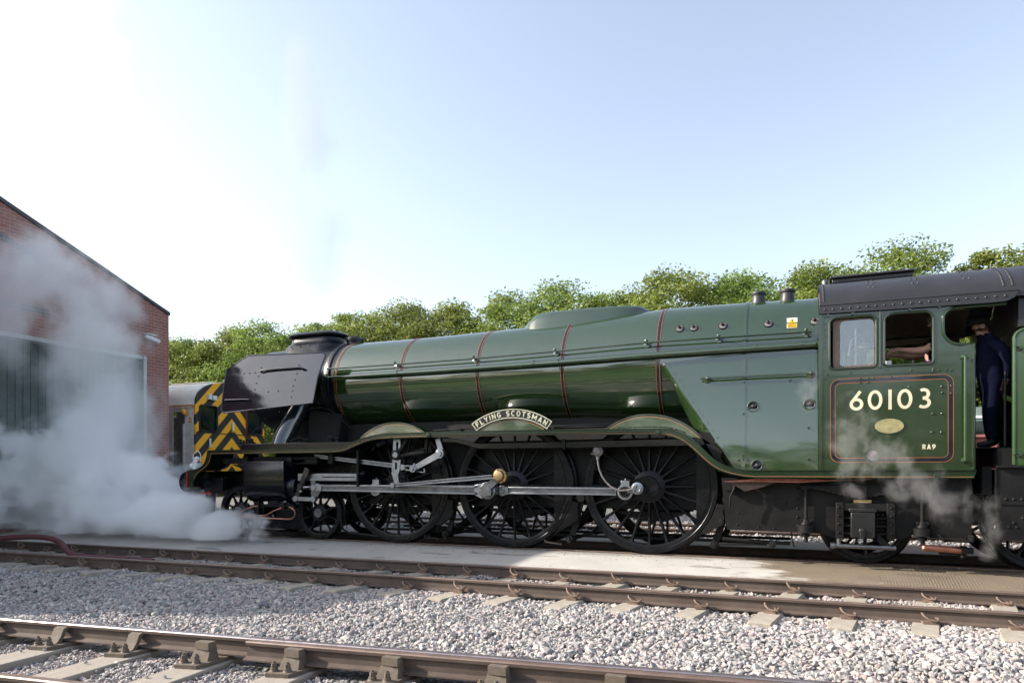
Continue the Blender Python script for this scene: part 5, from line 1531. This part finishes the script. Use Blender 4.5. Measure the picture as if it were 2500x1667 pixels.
P(b, "ceiling", CEIL, rf)
b = MB()
STR = [(6.757, 3.296), (8.70, 3.268)] + arc(8.76, 3.40, .17, .13, 285, 345, 6) + [(8.935, 3.40), (6.77, 3.40)]
b.prism(STR, CY - .045, CY - .022)
for x in np.linspace(6.83, 8.80, 21): b.dome((x, CY - .045, 3.345 - (x - 6.8) * .004), (0, -1, 0), .016, .013)
b.tube([(6.765, CY - .04, 3.402), (8.94, CY - .04, 3.395)], .012, 6)
P(b, "rain_strip", ROOF_GREY, rf)
b = MB().box(6.95, 7.95, YC - .5, YC + .5, 3.90, 3.955).box(6.92, 7.97, YC - .55, YC + .55, 3.957, 3.985)
P(b, "roof_vent", ROOF_GREY, rf, bevel=.008)

# ================================================================== TENDER
tend = thing("tender", (11, YC, 0), "green tender with a black frame coupled behind the cab, cut off by the right edge", "tender")
b = MB()
for y0 in (CY, 2 * YC - CY - .02):
    xa = 8.90 if y0 < 0 else 9.35
    pl = [(xa, 1.312), (14.5, 1.312), (14.5, 2.93)] + arc(xa + .11, 2.82, .11, .11, 90, 180, 6)
    b.prism(pl, y0, y0 + .02)
    b.tube([(x, y0 + .01, z) for x, z in [(xa, 1.32), (xa, 2.80)] + arc(xa + .11, 2.82, .11, .11, 180, 90, 6) + [(14.5, 2.93)]], .022, 8)
P(b, "side_panel", TENDER_GREEN, tend)
b = MB().box(9.85, 14.5, CY + .022, 2 * YC - CY - .022, 1.32, 2.9)
P(b, "bulkhead", BLACK, tend)
b = MB().box(9.21, 9.9, -.30, 1.95, 2.93, 3.86).box(8.96, 9.21, -.44, 2.08, 2.98, 3.33)
b.loft([roofsec(x, .5) for x in (9.22, 10.6)])
P(b, "coal_hood", ROOF_GREY, tend)
b = MB().cyl((8.883, CY - .07, 1.44), (8.883, CY - .07, 2.73), .016, None, 12)
for z in (1.445, 2.715): b.cyl((8.883, CY - .07, z), (8.96, CY - .0, z), .014, None, 8); b.dome((8.883, CY - .07, z), (0, 0, 1 if z > 2 else -1), .022); b.dome((8.95, CY - .01, z - .01), (0, -1, 0), .035)
P(b, "tender_handrail", TENDER_GREEN, tend)
b = MB().box(8.72, 14.5, -.56, 2.2, 1.285, 1.31)
b.prism([(8.715, 1.28), (14.5, 1.28), (14.5, .42), (8.90, .42)] + arc(8.79, .50, .07, .08, 270, 180, 4) + [(8.715, .9)], -.50, -.47); b.prism([(8.715, 1.28), (14.5, 1.28), (14.5, .42), (8.72, .42)], 2.1, 2.13)
b.ribbon([(8.715, 1.285), (8.712, .86), (8.76, .845), (9.6, .845)], .014, -.515, -.5); b.ribbon([(8.72, .45), (8.78, .42), (9.6, .415)], .014, -.515, -.5)
for x, z in ((8.82, .905), (8.9, .905), (8.98, .905), (8.75, .58), (8.85, .57), (8.93, .57), (8.9, .62), (8.99, .68)): b.dome((x, -.50, z), (0, -1, 0), .02)
b.cyl((8.80, -.505, .715), (8.80, -.49, .715), .035, None, 16)
b.box(8.745, 8.93, -.46, 2.1, 1.31, 1.52)
P(b, "tender_frame", GRIMY, tend)
wt = wheel(.63, .19, .11, .52, 12)
first = None
for x in (9.32, 12.0):
    for far in (0, 1):
        pos = V(x, 0 if not far else 2 * YC, .63)
        if first is None:
            wt.v = [tuple(V(*p_) + pos) for p_ in wt.v]; first = wt.build("tender_wheel", WHEEL_BLACK, tend, at=pos)
        else:
            o = first.copy(); COL.objects.link(o); o.parent = tend; o.location = pos - ORG[tend.name]; o.rotation_euler = (0, 0, pi if far else 0)
b = MB().box(8.46, 8.99, -.25, 1.9, 1.526, 1.542).box(8.47, 8.73, .2, 1.5, .75, 1.22).box(8.62, 8.72, -.3, 2.0, .95, 1.30).tube([(8.5, -.2, .95), (8.6, -.22, .88), (8.73, -.2, .80)], .025, 8).tube([(8.5, .1, 1.2), (8.7, .1, 1.22)], .06, 8)
P(b, "fall_plate", PITCH, tend)
b = MB().tube([(8.83, -.42, 1.55), (8.83, -.42, 2.45)], .014, 6).box(8.49, 8.52, -.45, -.42, 1.3, 2.4)
P(b, "gangway_door", GRIMY, tend)

# ================================================================== PEOPLE
SKIN = paint("skin", (.40, .23, .165), .6, col2=(.32, .17, .12), scale=8)
NAVY = paint("navy overalls", (.007, .009, .026), .85, col2=(.004, .005, .015), scale=9, bmp=.8, bscale=14, ior=1.15)
LILAC = paint("lilac shirt", (.34, .20, .33), .85, col2=(.24, .14, .24), scale=9)
CAPM = paint("black cloth cap", (.012, .012, .014), .85)
def skin_body(name, verts, edges, matf, mats, parent, at, sub=2):
    bm = bmesh.new(); lay = bm.verts.layers.skin.verify(); vs = []
    for k, (co, r) in enumerate(verts):
        v = bm.verts.new(Vector(co) - Vector(at)); rr = r if isinstance(r, tuple) else (r, r)
        v[lay].radius = rr; v[lay].use_root = (k == 0); vs.append(v)
    for a, c in edges: bm.edges.new((vs[a], vs[c]))
    me = bpy.data.meshes.new(name); bm.to_mesh(me); bm.free()
    o = bpy.data.objects.new(name, me); COL.objects.link(o)
    m = o.modifiers.new("skin", 'SKIN'); m.branch_smoothing = .6; m.use_smooth_shade = True
    s = o.modifiers.new("sub", 'SUBSURF'); s.levels = s.render_levels = sub
    dg = bpy.context.evaluated_depsgraph_get(); me2 = bpy.data.meshes.new_from_object(o.evaluated_get(dg))
    bpy.data.objects.remove(o)
    for mm in mats: me2.materials.append(mm)
    for p_ in me2.polygons:
        p_.material_index = matf(p_.center + Vector(at)); p_.use_smooth = True
    o = bpy.data.objects.new(name, me2); COL.objects.link(o); o.parent = parent; o.location = Vector(at) - ORG[parent.name]; ORG[o.name] = Vector(at)
    return o
def finger_chains(verts, edges, palm, base, d, curl, up, n=4):
    # four fingers and a thumb from the palm vertex
    d = Vector(d).normalized(); curl = Vector(curl).normalized(); up = Vector(up).normalized(); base = Vector(base)
    for k in range(4):
        o = base + up * (.012 * (1.5 - k) * 1.5); L = (.072, .082, .077, .06)[k]
        p1 = o + d * L * .45; p2 = p1 + (d * .6 + curl * .7) * L * .35; p3 = p2 + (d * .15 + curl) * L * .3
        i = len(verts); verts += [(o, .0115), (p1, .0100), (p2, .0092), (p3, .0080)]; edges += [(palm, i), (i, i + 1), (i + 1, i + 2), (i + 2, i + 3)]
    o = base - d * .045 + up * .028; i = len(verts)
    verts += [(o + up * .012, .0125), (o + up * .028 + d * .03 + curl * .012, .0105), (o + up * .026 + d * .056 + curl * .02, .009)]; edges += [(palm, i), (i, i + 1), (i + 1, i + 2)]
dr = thing("person", (8.75, .05, 1.55), "person in navy overalls and dark cap standing between cab and tender, hands behind back", "person")
y = .05
Vv = [((8.77, y, 2.36), (.215, .21)), ((8.775, y, 2.55), (.22, .22)), ((8.77, y, 2.74), (.21, .225)), ((8.755, y, 2.90), (.15, .17)), ((8.715, y, 2.985), .062), ((8.69, y, 3.02), .062),
      ((8.665, y, 3.09), (.092, .078)), ((8.665, y, 3.155), (.088, .075)), ((8.575, y, 3.075), .017), ((8.605, y, 3.025), .036)]
Ee = [(0, 1), (1, 2), (2, 3), (3, 4), (4, 5), (5, 6), (6, 7), (6, 8), (5, 9)]
for s_ in (-1, 1):
    i = len(Vv)
    Vv += [((8.785, y + s_ * .19, 2.86), .088), ((8.92, y + s_ * .25, 2.64), .07), ((8.945, y + s_ * .12, 2.45), .045), ((8.945, y + s_ * .06, 2.39), .034), ((8.93, y + s_ * .03, 2.345), (.028, .034))]
    Ee += [(3, i), (i, i + 1), (i + 1, i + 2), (i + 2, i + 3), (i + 3, i + 4)]
    finger_chains(Vv, Ee, i + 4, (8.925, y + s_ * .005, 2.315), (-.2, -s_ * .5, -.6), (-.6, -s_ * .5, .2), (0, -s_ * .4, .5))
    i = len(Vv)
    dx = .05 if s_ > 0 else -.03
    Vv += [((8.785, y + s_ * .10, 2.26), .125), ((8.775 + dx * .8, y + s_ * .10, 1.95), .092), ((8.80 + dx, y + s_ * .10, 1.68), .075), ((8.80 + dx, y + s_ * .10, 1.60), .05), ((8.71 + dx, y + s_ * .105, 1.585), .042), ((8.635 + dx, y + s_ * .11, 1.575), .030)]
    Ee += [(0, i), (i, i + 1), (i + 1, i + 2), (i + 2, i + 3), (i + 3, i + 4), (i + 4, i + 5)]
def mf(c):
    if c.z > 2.985: return 1
    if c.x > 8.86 and 2.18 < c.z < 2.40: return 1
    if c.z < 1.64: return 2
    return 0
bo = skin_body("body", Vv, Ee, mf, [NAVY, SKIN, RUBBER], dr, (8.75, .05, 1.55))
b = MB().loft([[(8.665 + rx * cos(a) - sh, y + ry * sin(a), z + .12 * 0 - .035 * cos(a) * 0) for a in np.linspace(0, 2 * pi, 20, endpoint=False)] for z, rx, ry, sh in ((3.125, .100, .088, 0), (3.155, .112, .10, .005), (3.185, .115, .104, .008), (3.205, .09, .085, .006), (3.212, .03, .03, 0))])
b.loft([[(8.57 + dx, y + dy, 3.128 + dz) for dx, dy in ((0.02, -.075), (-.03, -.06), (-.055, -.02), (-.055, .02), (-.03, .06), (.02, .075))] for dz in (-.006, .008)])
b.build("cap", CAPM, dr)
b = MB()
for s_ in (-1, 1): b.lathe((8.675, y + s_ * .078, 3.085), (0, s_, 0), [(0, .026), (.012, .03), (.016, .02), (.012, 0)], 12)
for s_ in (-1, 1): b.dome((8.588, y + s_ * .030, 3.10), (-1, 0, 0), .011, .006, 1)
b.build("ear", [SKIN, BLACKMARK], dr)
fm = thing("person", (8.15, .02, 2.2), "person in a lilac and navy shirt seated at the open cab window, forearm stretched forward", "person")
Vv = [((8.13, .06, 2.36), (.17, .17)), ((8.15, .06, 2.58), (.19, .19)), ((8.19, .06, 2.78), (.17, .18)), ((8.21, .06, 2.96), (.12, .15)), ((8.20, .06, 3.05), .058), ((8.19, .06, 3.09), .06), ((8.17, .06, 3.16), (.09, .078)), ((8.17, .06, 3.23), (.085, .075)), ((8.082, .06, 3.145), .016), ((8.11, .06, 3.10), .035)]
Ee = [(0, 1), (1, 2), (2, 3), (3, 4), (4, 5), (5, 6), (6, 7), (6, 8), (5, 9)]
for s_ in (-1, 1):
    i = len(Vv); yy = .06 + s_ * .2
    Vv += [((8.20, yy, 2.93), .075), ((8.02, yy - .08 * (s_ < 0), 2.785), .054), ((7.86, yy - .06 * (s_ < 0), 2.80), .046), ((7.74, yy - .03 * (s_ < 0), 2.825), .033), ((7.69, yy, 2.83), (.03, .034))]
    Ee += [(3, i), (i, i + 1), (i + 1, i + 2), (i + 2, i + 3), (i + 3, i + 4)]
    finger_chains(Vv, Ee, i + 4, (7.665, yy, 2.828), (-1, 0, -.1), (0.1, .1, -.8), (0, .6, .6))
    i = len(Vv)
    Vv += [((8.08, .06 + s_ * .1, 2.30), .11), ((7.74, .06 + s_ * .13, 2.30), .08), ((7.70, .06 + s_ * .13, 1.95), .06), ((7.70, .06 + s_ * .13, 1.58), .05), ((7.58, .06 + s_ * .13, 1.54), .035)]
    Ee += [(0, i), (i, i + 1), (i + 1, i + 2), (i + 2, i + 3), (i + 3, i + 4)]
def mf2(c):
    if c.z > 3.03: return 1
    if c.x < 8.07 and c.z > 2.70: return 1
    if c.z < 2.36: return 0
    return 2 if c.z < 2.70 else 0
skin_body("body", Vv, Ee, mf2, [NAVY, SKIN, LILAC], fm, (8.15, .02, 2.2))
b = MB().loft([[(8.175 + rx * cos(a), .06 + ry * sin(a), z) for a in np.linspace(0, 2 * pi, 18, endpoint=False)] for z, rx, ry in ((3.19, .095, .085), (3.24, .098, .088), (3.285, .07, .065), (3.30, .02, .02))])
b.build("hair", paint("grey hair", (.10, .09, .085), .8), fm)

# ================================================================== SMALL THINGS
lamp = thing("head_lamp", (-4.27, -.38, 1.28), "small white oil lamp standing on the front end of the running plate", "lamp")
b = MB().lathe((-4.27, -.38, 1.278), (0, 0, 1), [(0, .075), (.015, .085), (.02, .08), (.14, .08), (.15, .09), (.16, .085), (.165, .055), (.20, .05), (.21, .062), (.225, .058), (.25, .035), (.262, 0)], 24)
b.build("lamp_body", WHITE, lamp)
MB().cyl((-4.33, -.38, 1.345), (-4.40, -.38, 1.345), .062, .065, 20).build("lens_hood", WHITE, lamp)
MB().cyl((-4.19, -.42, 1.36), (-4.145, -.44, 1.36), .05, .055, 16).build("lens_hood", WHITE, lamp)
MB().cyl((-4.2, -.42, 1.42), (-4.16, -.44, 1.44), .022, None, 10).build("filler_cap", BUFFER_RED, lamp)
MB().tube([(-4.36, -.38, 1.45), (-4.37, -.38, 1.53), (-4.345, -.38, 1.60), (-4.30, -.38, 1.64), (-4.24, -.38, 1.64), (-4.195, -.38, 1.60), (-4.17, -.38, 1.53), (-4.18, -.38, 1.45)], .008, 6).build("handle", WHITE, lamp)

hp = [(-10.2, -2.25, -.10), (-9.0, -2.10, -.09), (-8.0, -2.02, -.06), (-7.2, -1.92, .0), (-6.75, -1.85, .02), (-6.35, -1.83, .0), (-6.05, -1.87, -.05), (-5.85, -1.93, -.11), (-5.65, -2.0, -.19), (-5.42, -2.02, -.245), (-5.1, -1.95, -.275), (-4.75, -1.86, -.28), (-4.4, -1.83, -.285), (-4.0, -1.80, -.29), (-3.75, -1.79, -.31)]
sm = []
for i in range(len(hp) - 1):
    p0, p1, p2, p3 = (Vector(hp[max(0, min(len(hp) - 1, j))]) for j in (i - 1, i, i + 1, i + 2))
    for k in range(5):
        t = k / 5; sm.append(.5 * ((2 * p1) + (p2 - p0) * t + (2 * p0 - 5 * p1 + 4 * p2 - p3) * t * t + (3 * p1 - p0 - 3 * p2 + p3) * t ** 3))
tag(MB().tube(sm, .052, 12).build("water_hose", HOSEM, None, at=(-6, -1.9, -.1)), "maroon rubber hose snaking over the rails beside the steam", "hose")

# ---- diesel shunter
sh = thing("shunting_locomotive", (-12, 4.08, 0), "small diesel shunter with yellow and black chevrons, standing behind the steam engine", "shunter")
y0, y1 = 4.10, 6.80; ym = 5.44
roof_arc = [(ym + (y1 - y0) / 2 * cos(radians(a)) * 1.0, 3.13 + .74 * sin(radians(a)) ** .8) for a in range(0, 181, 9)]
face = [(y0, 1.25), (y1, 1.25)] + roof_arc
wl = [(a, c) for a, c in rrect(4.235, 2.40, 4.875, 3.13, .08)]; wr = [(a, c) for a, c in rrect(6.05, 2.40, 6.69, 3.13, .08)]
b = MB(); prismX(face, -9.16, -9.10, b, 0, [wl, wr]); b.build("cab_end", CHEVRON, sh)
b = MB()
for wp in (wl, wr): b.tube([(-9.098, a, c) for a, c in wp], .028, 8, closed=True)
b.box(-9.1, -9.085, y0, y1, 2.345, 2.37); b.tube([(-9.08, 5.98, 2.3), (-9.07, 5.99, 2.6), (-9.08, 5.99, 3.1)], .012, 6, 1)
b.tube([(-9.06, 4.3, 2.7), (-9.05, 4.75, 2.41)], .012, 6); b.tube([(-9.06, 6.2, 2.45), (-9.05, 6.6, 2.68)], .012, 6); b.tube([(-9.06, 4.28, 2.64), (-9.05, 4.7, 2.40)], .008, 6)
b.build("window_rubber", [BLACKMARK, BUFFER_RED], sh)
for wp in (wl, wr):
    b = MB(); prismX(wp, -9.15, -9.14, b); b.build("window", DARKGLASS, sh)
b = MB().box(-9.099, -9.0, 4.50, 4.60, 3.31, 3.45).box(-9.099, -8.97, 4.63, 4.76, 3.30, 3.43); b.build("headlight", WHITE, sh, bevel=.01)
for yc_, z_ in ((5.45, 2.42), (4.58, 1.9)):
    b = MB().box(-9.099, -9.05, yc_ - .03, yc_ + .03, z_ + .0, z_ + .09).cyl((-9.06, yc_, z_ + .05), (-9.06, yc_, z_ + .30), .03, None, 10, 1)
    b.build("lamp_bracket", [YELLOW, WHITE], sh)
b = MB().loft([[(x, ya, z) for ya, z in [(y0 - .03, 3.13)] + [(ym + (c - ym) * 1.012, z + .015) for c, z in roof_arc[::-1]] + [(y1 + .03, 3.13)]] for x in (-11.2, -9.145)], closed=True)
b.box(-11.0, -9.7, y0 + .28, y0 + .34, 3.46, 3.53); b.box(-11, -9.5, ym - .5, ym + .5, 3.86, 3.89)
b.build("roof", SHUNTROOF, sh)
b = MB().box(-11.2, -9.145, y0 - .045, y0 - .012, 3.06, 3.128)
for k in range(9): b.dome((-9.2 - .1 * k, y0 - .04, 3.06), (0, -1, .2), .028, mi=1)
b.build("gutter", [paint("faded orange gutter", (.55, .27, .1), .6), SHUNTGREY], sh)
b = MB().box(-9.50, -9.165, y0 - .01, y0 + .02, 1.25, 3.055).box(-11.2, -9.96, y0 - .01, y0 + .02, 1.25, 3.055).box(-9.959, -9.501, y0, y0 + .02, 2.95, 3.055).box(-9.55, -9.50, y0 - .04, y0 - .011, 1.4, 2.6)
for x in (-9.46, -9.2, -10.0, -10.3):
    for z in np.linspace(1.38, 2.9, 12): b.dome((x, y0 - .01, z), (0, -1, 0), .016)
b.build("cab_side", SHUNTGREY, sh)
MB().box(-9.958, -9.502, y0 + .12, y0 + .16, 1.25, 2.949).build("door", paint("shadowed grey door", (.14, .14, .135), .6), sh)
MB().lathe((-9.40, y0 - .12, 2.90), (0, 0, 1), [(-.03, .05), (0, .05), (.01, .06), (.08, .06), (.10, .03), (.105, 0)], 16).box(-9.44, -9.36, y0 - .12, y0 - .01, 2.84, 2.87).build("beacon", paint("amber lens", (.9, .38, .01), .25), sh)
b = MB().box(-9.37, -9.20, y0 - .018, y0 - .011, 2.60, 2.83).prism([(-9.355, 2.70), (-9.215, 2.70), (-9.285, 2.815)], y0 - .022, y0 - .0185, 1).prism([(-9.29, 2.715), (-9.28, 2.715), (-9.278, 2.78), (-9.292, 2.78)], y0 - .024, y0 - .0225, 2).box(-9.35, -9.22, y0 - .022, y0 - .0185, 2.62, 2.68, 1).box(-9.345, -9.225, y0 - .024, y0 - .0225, 2.64, 2.65, 2)
b.build("warning_sign", [WHITE, YELLOW, BLACKMARK], sh)
b = MB().box(-20, -8.95, y0 - .15, y1 + .15, 1.14, 1.24).box(-20, -9.0, y0 + .1, y1 - .1, .62, 1.13); b.box(-9.02, -8.95, y0 - .1, y1 + .1, .75, 1.22)
b.box(-9.9, -9.5, y0 - .2, y0 - .14, .30, .34).box(-9.9, -9.5, y0 - .2, y0 - .14, .72, .75).box(-9.95, -9.91, y0 - .2, y0 - .14, .3, 1.2)
b.build("frame", GRIMY, sh)
for yb in (4.57, 6.31):
    b = MB().cyl((-8.95, yb, 1.03), (-8.6, yb, 1.03), .09, None, 14).lathe((-8.6, yb, 1.03), (1, 0, 0), [(0, .05), (.01, .22), (.04, .21), (.06, 0)], 24); b.build("buffer", BLACK, sh)
MB().box(-19.5, -11.2, y0 + .45, y1 - .45, 1.24, 2.95).build("bonnet", COACHGREEN, sh, bevel=.05)
for x in (-10.6, -13.5, -16.5):
    w_ = wheel(.686, .2, .1, .56, 12); w_.v = [(a + x, b_2 + 4.62, c + .706) for a, b_2, c in w_.v]; w_.build("wheel", WHEEL_BLACK, sh)

# ---- vehicles glimpsed between cab and tender
wg = thing("goods_wagon", (10.5, 8.6, 0), "faded maroon goods wagon glimpsed between the cab and the tender", "wagon")
b = MB().box(7.6, 15.0, 8.7, 11.1, .95, 2.05)
for x in np.arange(7.7, 15, .42): b.box(x, x + .09, 8.63, 8.699, .95, 2.02)
b.box(7.55, 15.05, 8.6, 11.2, 2.051, 2.11); b.build("wagon_body", MAROON, wg)
b = MB().box(7.6, 15, 8.75, 11, .7, .94); b.build("wagon_frame", GRIMY, wg)
for x in (8.6, 13.2): 
    w_ = wheel(.46, .12, .08, .38, 8); w_.v = [(a + x, b_2 + 9.1, c + .38) for a, b_2, c in w_.v]; w_.build("wheel", WHEEL_BLACK, wg)
vn = thing("green_van", (11, 13, 0), "grey green railway van with rounded window corners behind the maroon wagon", "railway van")
b = MB().prism(rrect(8.0, .6, 17, 3.1, .15), 13, 15.6); b.build("van_body", COACHGREEN, vn)
for x in (9.3, 11.0, 12.6):
    b = MB().prism(rrect(x, 1.9, x + 1.1, 2.7, .12), 12.96, 12.995); b.build("window", DARKGLASS, vn)
b = MB().box(8.0, 17, 12.97, 12.999, 2.78, 2.85); b.build("waist_band", WHITE, vn)

# ================================================================== STEAM
def steam(name, lo, hi, blobs, k, nscale=1.0, amp=1.6, thr=.0, seed=0.0, stretch=(1, 1, 1), step=1.0, det=5, col=(1, 1, 1), an=.2, edge=2.0):
    b = MB().box(lo[0], hi[0], lo[1], hi[1], lo[2], hi[2]); o = b.build(name, [], None)
    m = bpy.data.materials.new(name); m.use_nodes = True; t = m.node_tree; t.nodes.remove(t.nodes["Principled BSDF"])
    pv = N(t, "ShaderNodeVolumePrincipled"); pv.inputs["Color"].default_value = (*col, 1); pv.inputs["Anisotropy"].default_value = an
    co = coords(t)
    wn = N(t, "ShaderNodeTexNoise", i_Scale=nscale * .9, i_Detail=2.0); t.links.new(co, wn.inputs["Vector"])
    wob = N(t, "ShaderNodeVectorMath"); wob.operation = 'MULTIPLY_ADD'; t.links.new(wn.outputs["Color"], wob.inputs[0]); wob.inputs[1].default_value = (.5 / nscale,) * 3; t.links.new(co, wob.inputs[2])
    f = noise(t, mapping(t, wob.outputs[0], stretch, (seed, seed * 1.7, seed * .3)), nscale, det, .58)
    tot = None
    for c, r in blobs:
        mp = mapping(t, co, tuple(1 / x for x in r), tuple(-c[i] / r[i] for i in range(3)))
        ln_ = N(t, "ShaderNodeVectorMath"); ln_.operation = 'LENGTH'; t.links.new(mp, ln_.inputs[0])
        d = mathn(t, 'SUBTRACT', 1.0, ln_.outputs["Value"])
        tot = d if tot is None else mathn(t, 'MAXIMUM', tot, d)
    s = mathn(t, 'ADD', tot, mathn(t, 'MULTIPLY', mathn(t, 'SUBTRACT', f, .5 + thr), amp))
    s = mathn(t, 'MULTIPLY', s, edge, True)
    s = mathn(t, 'MULTIPLY', s, mathn(t, 'GREATER_THAN', tot, -.35))
    t.links.new(mathn(t, 'MULTIPLY', mathn(t, 'MULTIPLY', s, s), k), pv.inputs["Density"])
    t.links.new(pv.outputs[0], t.nodes["Material Output"].inputs["Volume"])
    m.cycles.volume_step_rate = step
    o.data.materials.append(m)
    return tag(o, kind="stuff")
steam("ground_steam", (-13.5, -2.0, .0), (-1.55, 3.4, 2.9),
      [((-3.5, -.75, .20), (1.35, .4, .34)), ((-4.9, -.55, .38), (1.6, .8, .55)), ((-6.6, -.3, .6), (2.0, 1.2, .95)), ((-8.3, .3, .8), (2.0, 1.5, 1.35)), ((-10.5, -.4, .8), (2.6, 1.6, 1.5))], 5.2, 1.7, 2.6, -.01, 3.0, (1, 1, 1.1), .42, 9, (.999, .9995, 1.0), .1, 2.6)
steam("rising_steam", (-9.42, -2.6, .9), (-4.8, 3.2, 7.6),
      [((-7.3, -.1, 2.2), (1.3, 1.0, 2.0)), ((-8.0, .1, 4.0), (1.3, 1.2, 1.6)), ((-8.5, -.5, 5.6), (1.1, 2.0, .9)), ((-6.7, -1.0, 1.7), (1.5, .8, 1.0)), ((-8.9, 1.3, 5.3), (.6, 1.3, .7)), ((-8.6, -1.6, 4.4), (.9, 1.2, 1.3)), ((-8.2, 1.0, 2.6), (1.2, 1.2, 1.6))], 1.3, 1.3, 2.3, .0, 8.0, (1, 1, .8), .45, 8, (.999, .9995, 1.0), .25)
steam("drifting_plume", (-22, -1.5, 6.0), (-10.2, 9.5, 18.5),
      [((-15.2, 3.2, 13.4), (3.6, 2.6, 3.0)), ((-14.6, 3.9, 10.4), (3.2, 2.4, 2.2)), ((-13.6, 4.4, 8.2), (3.0, 2.2, 1.6)), ((-17.5, 2.0, 9.5), (3.5, 3.0, 3.5)), ((-17.5, 2.5, 14.5), (4, 3, 3.2))], .45, .55, 2.2, .0, 5.0, (1, 1, 1), .5, 7, (1, 1, 1), .42)
steam("cab_steam", (6.35, -1.05, .05), (9.0, -.535, 2.75),
      [((7.15, -.75, 1.55), (.36, .16, .75)), ((7.55, -.75, 1.45), (.45, .16, .42)), ((7.85, -.75, 1.05), (.45, .2, .36)), ((8.2, -.72, .85), (.40, .2, .3)), ((6.62, -.66, 2.3), (.2, .12, .26)), ((8.62, -.66, .55), (.2, .16, .55)), ((7.12, -.7, 1.0), (.2, .14, .17))], 1.1, 4.8, 2.7, .06, 2.0, (1, 1, .7), .6, 8)
steam("chimney_haze", (-5.5, -.2, 4.0), (-.8, 2.4, 10.5),
      [((-2.4, .9, 5.5), (.7, .7, 1.8)), ((-2.9, 1.1, 8.0), (1.0, .9, 2.2))], .62, 1.1, 2.7, .04, 4.0, (1, 1, .55), .8, 7, (.52, .56, .58))
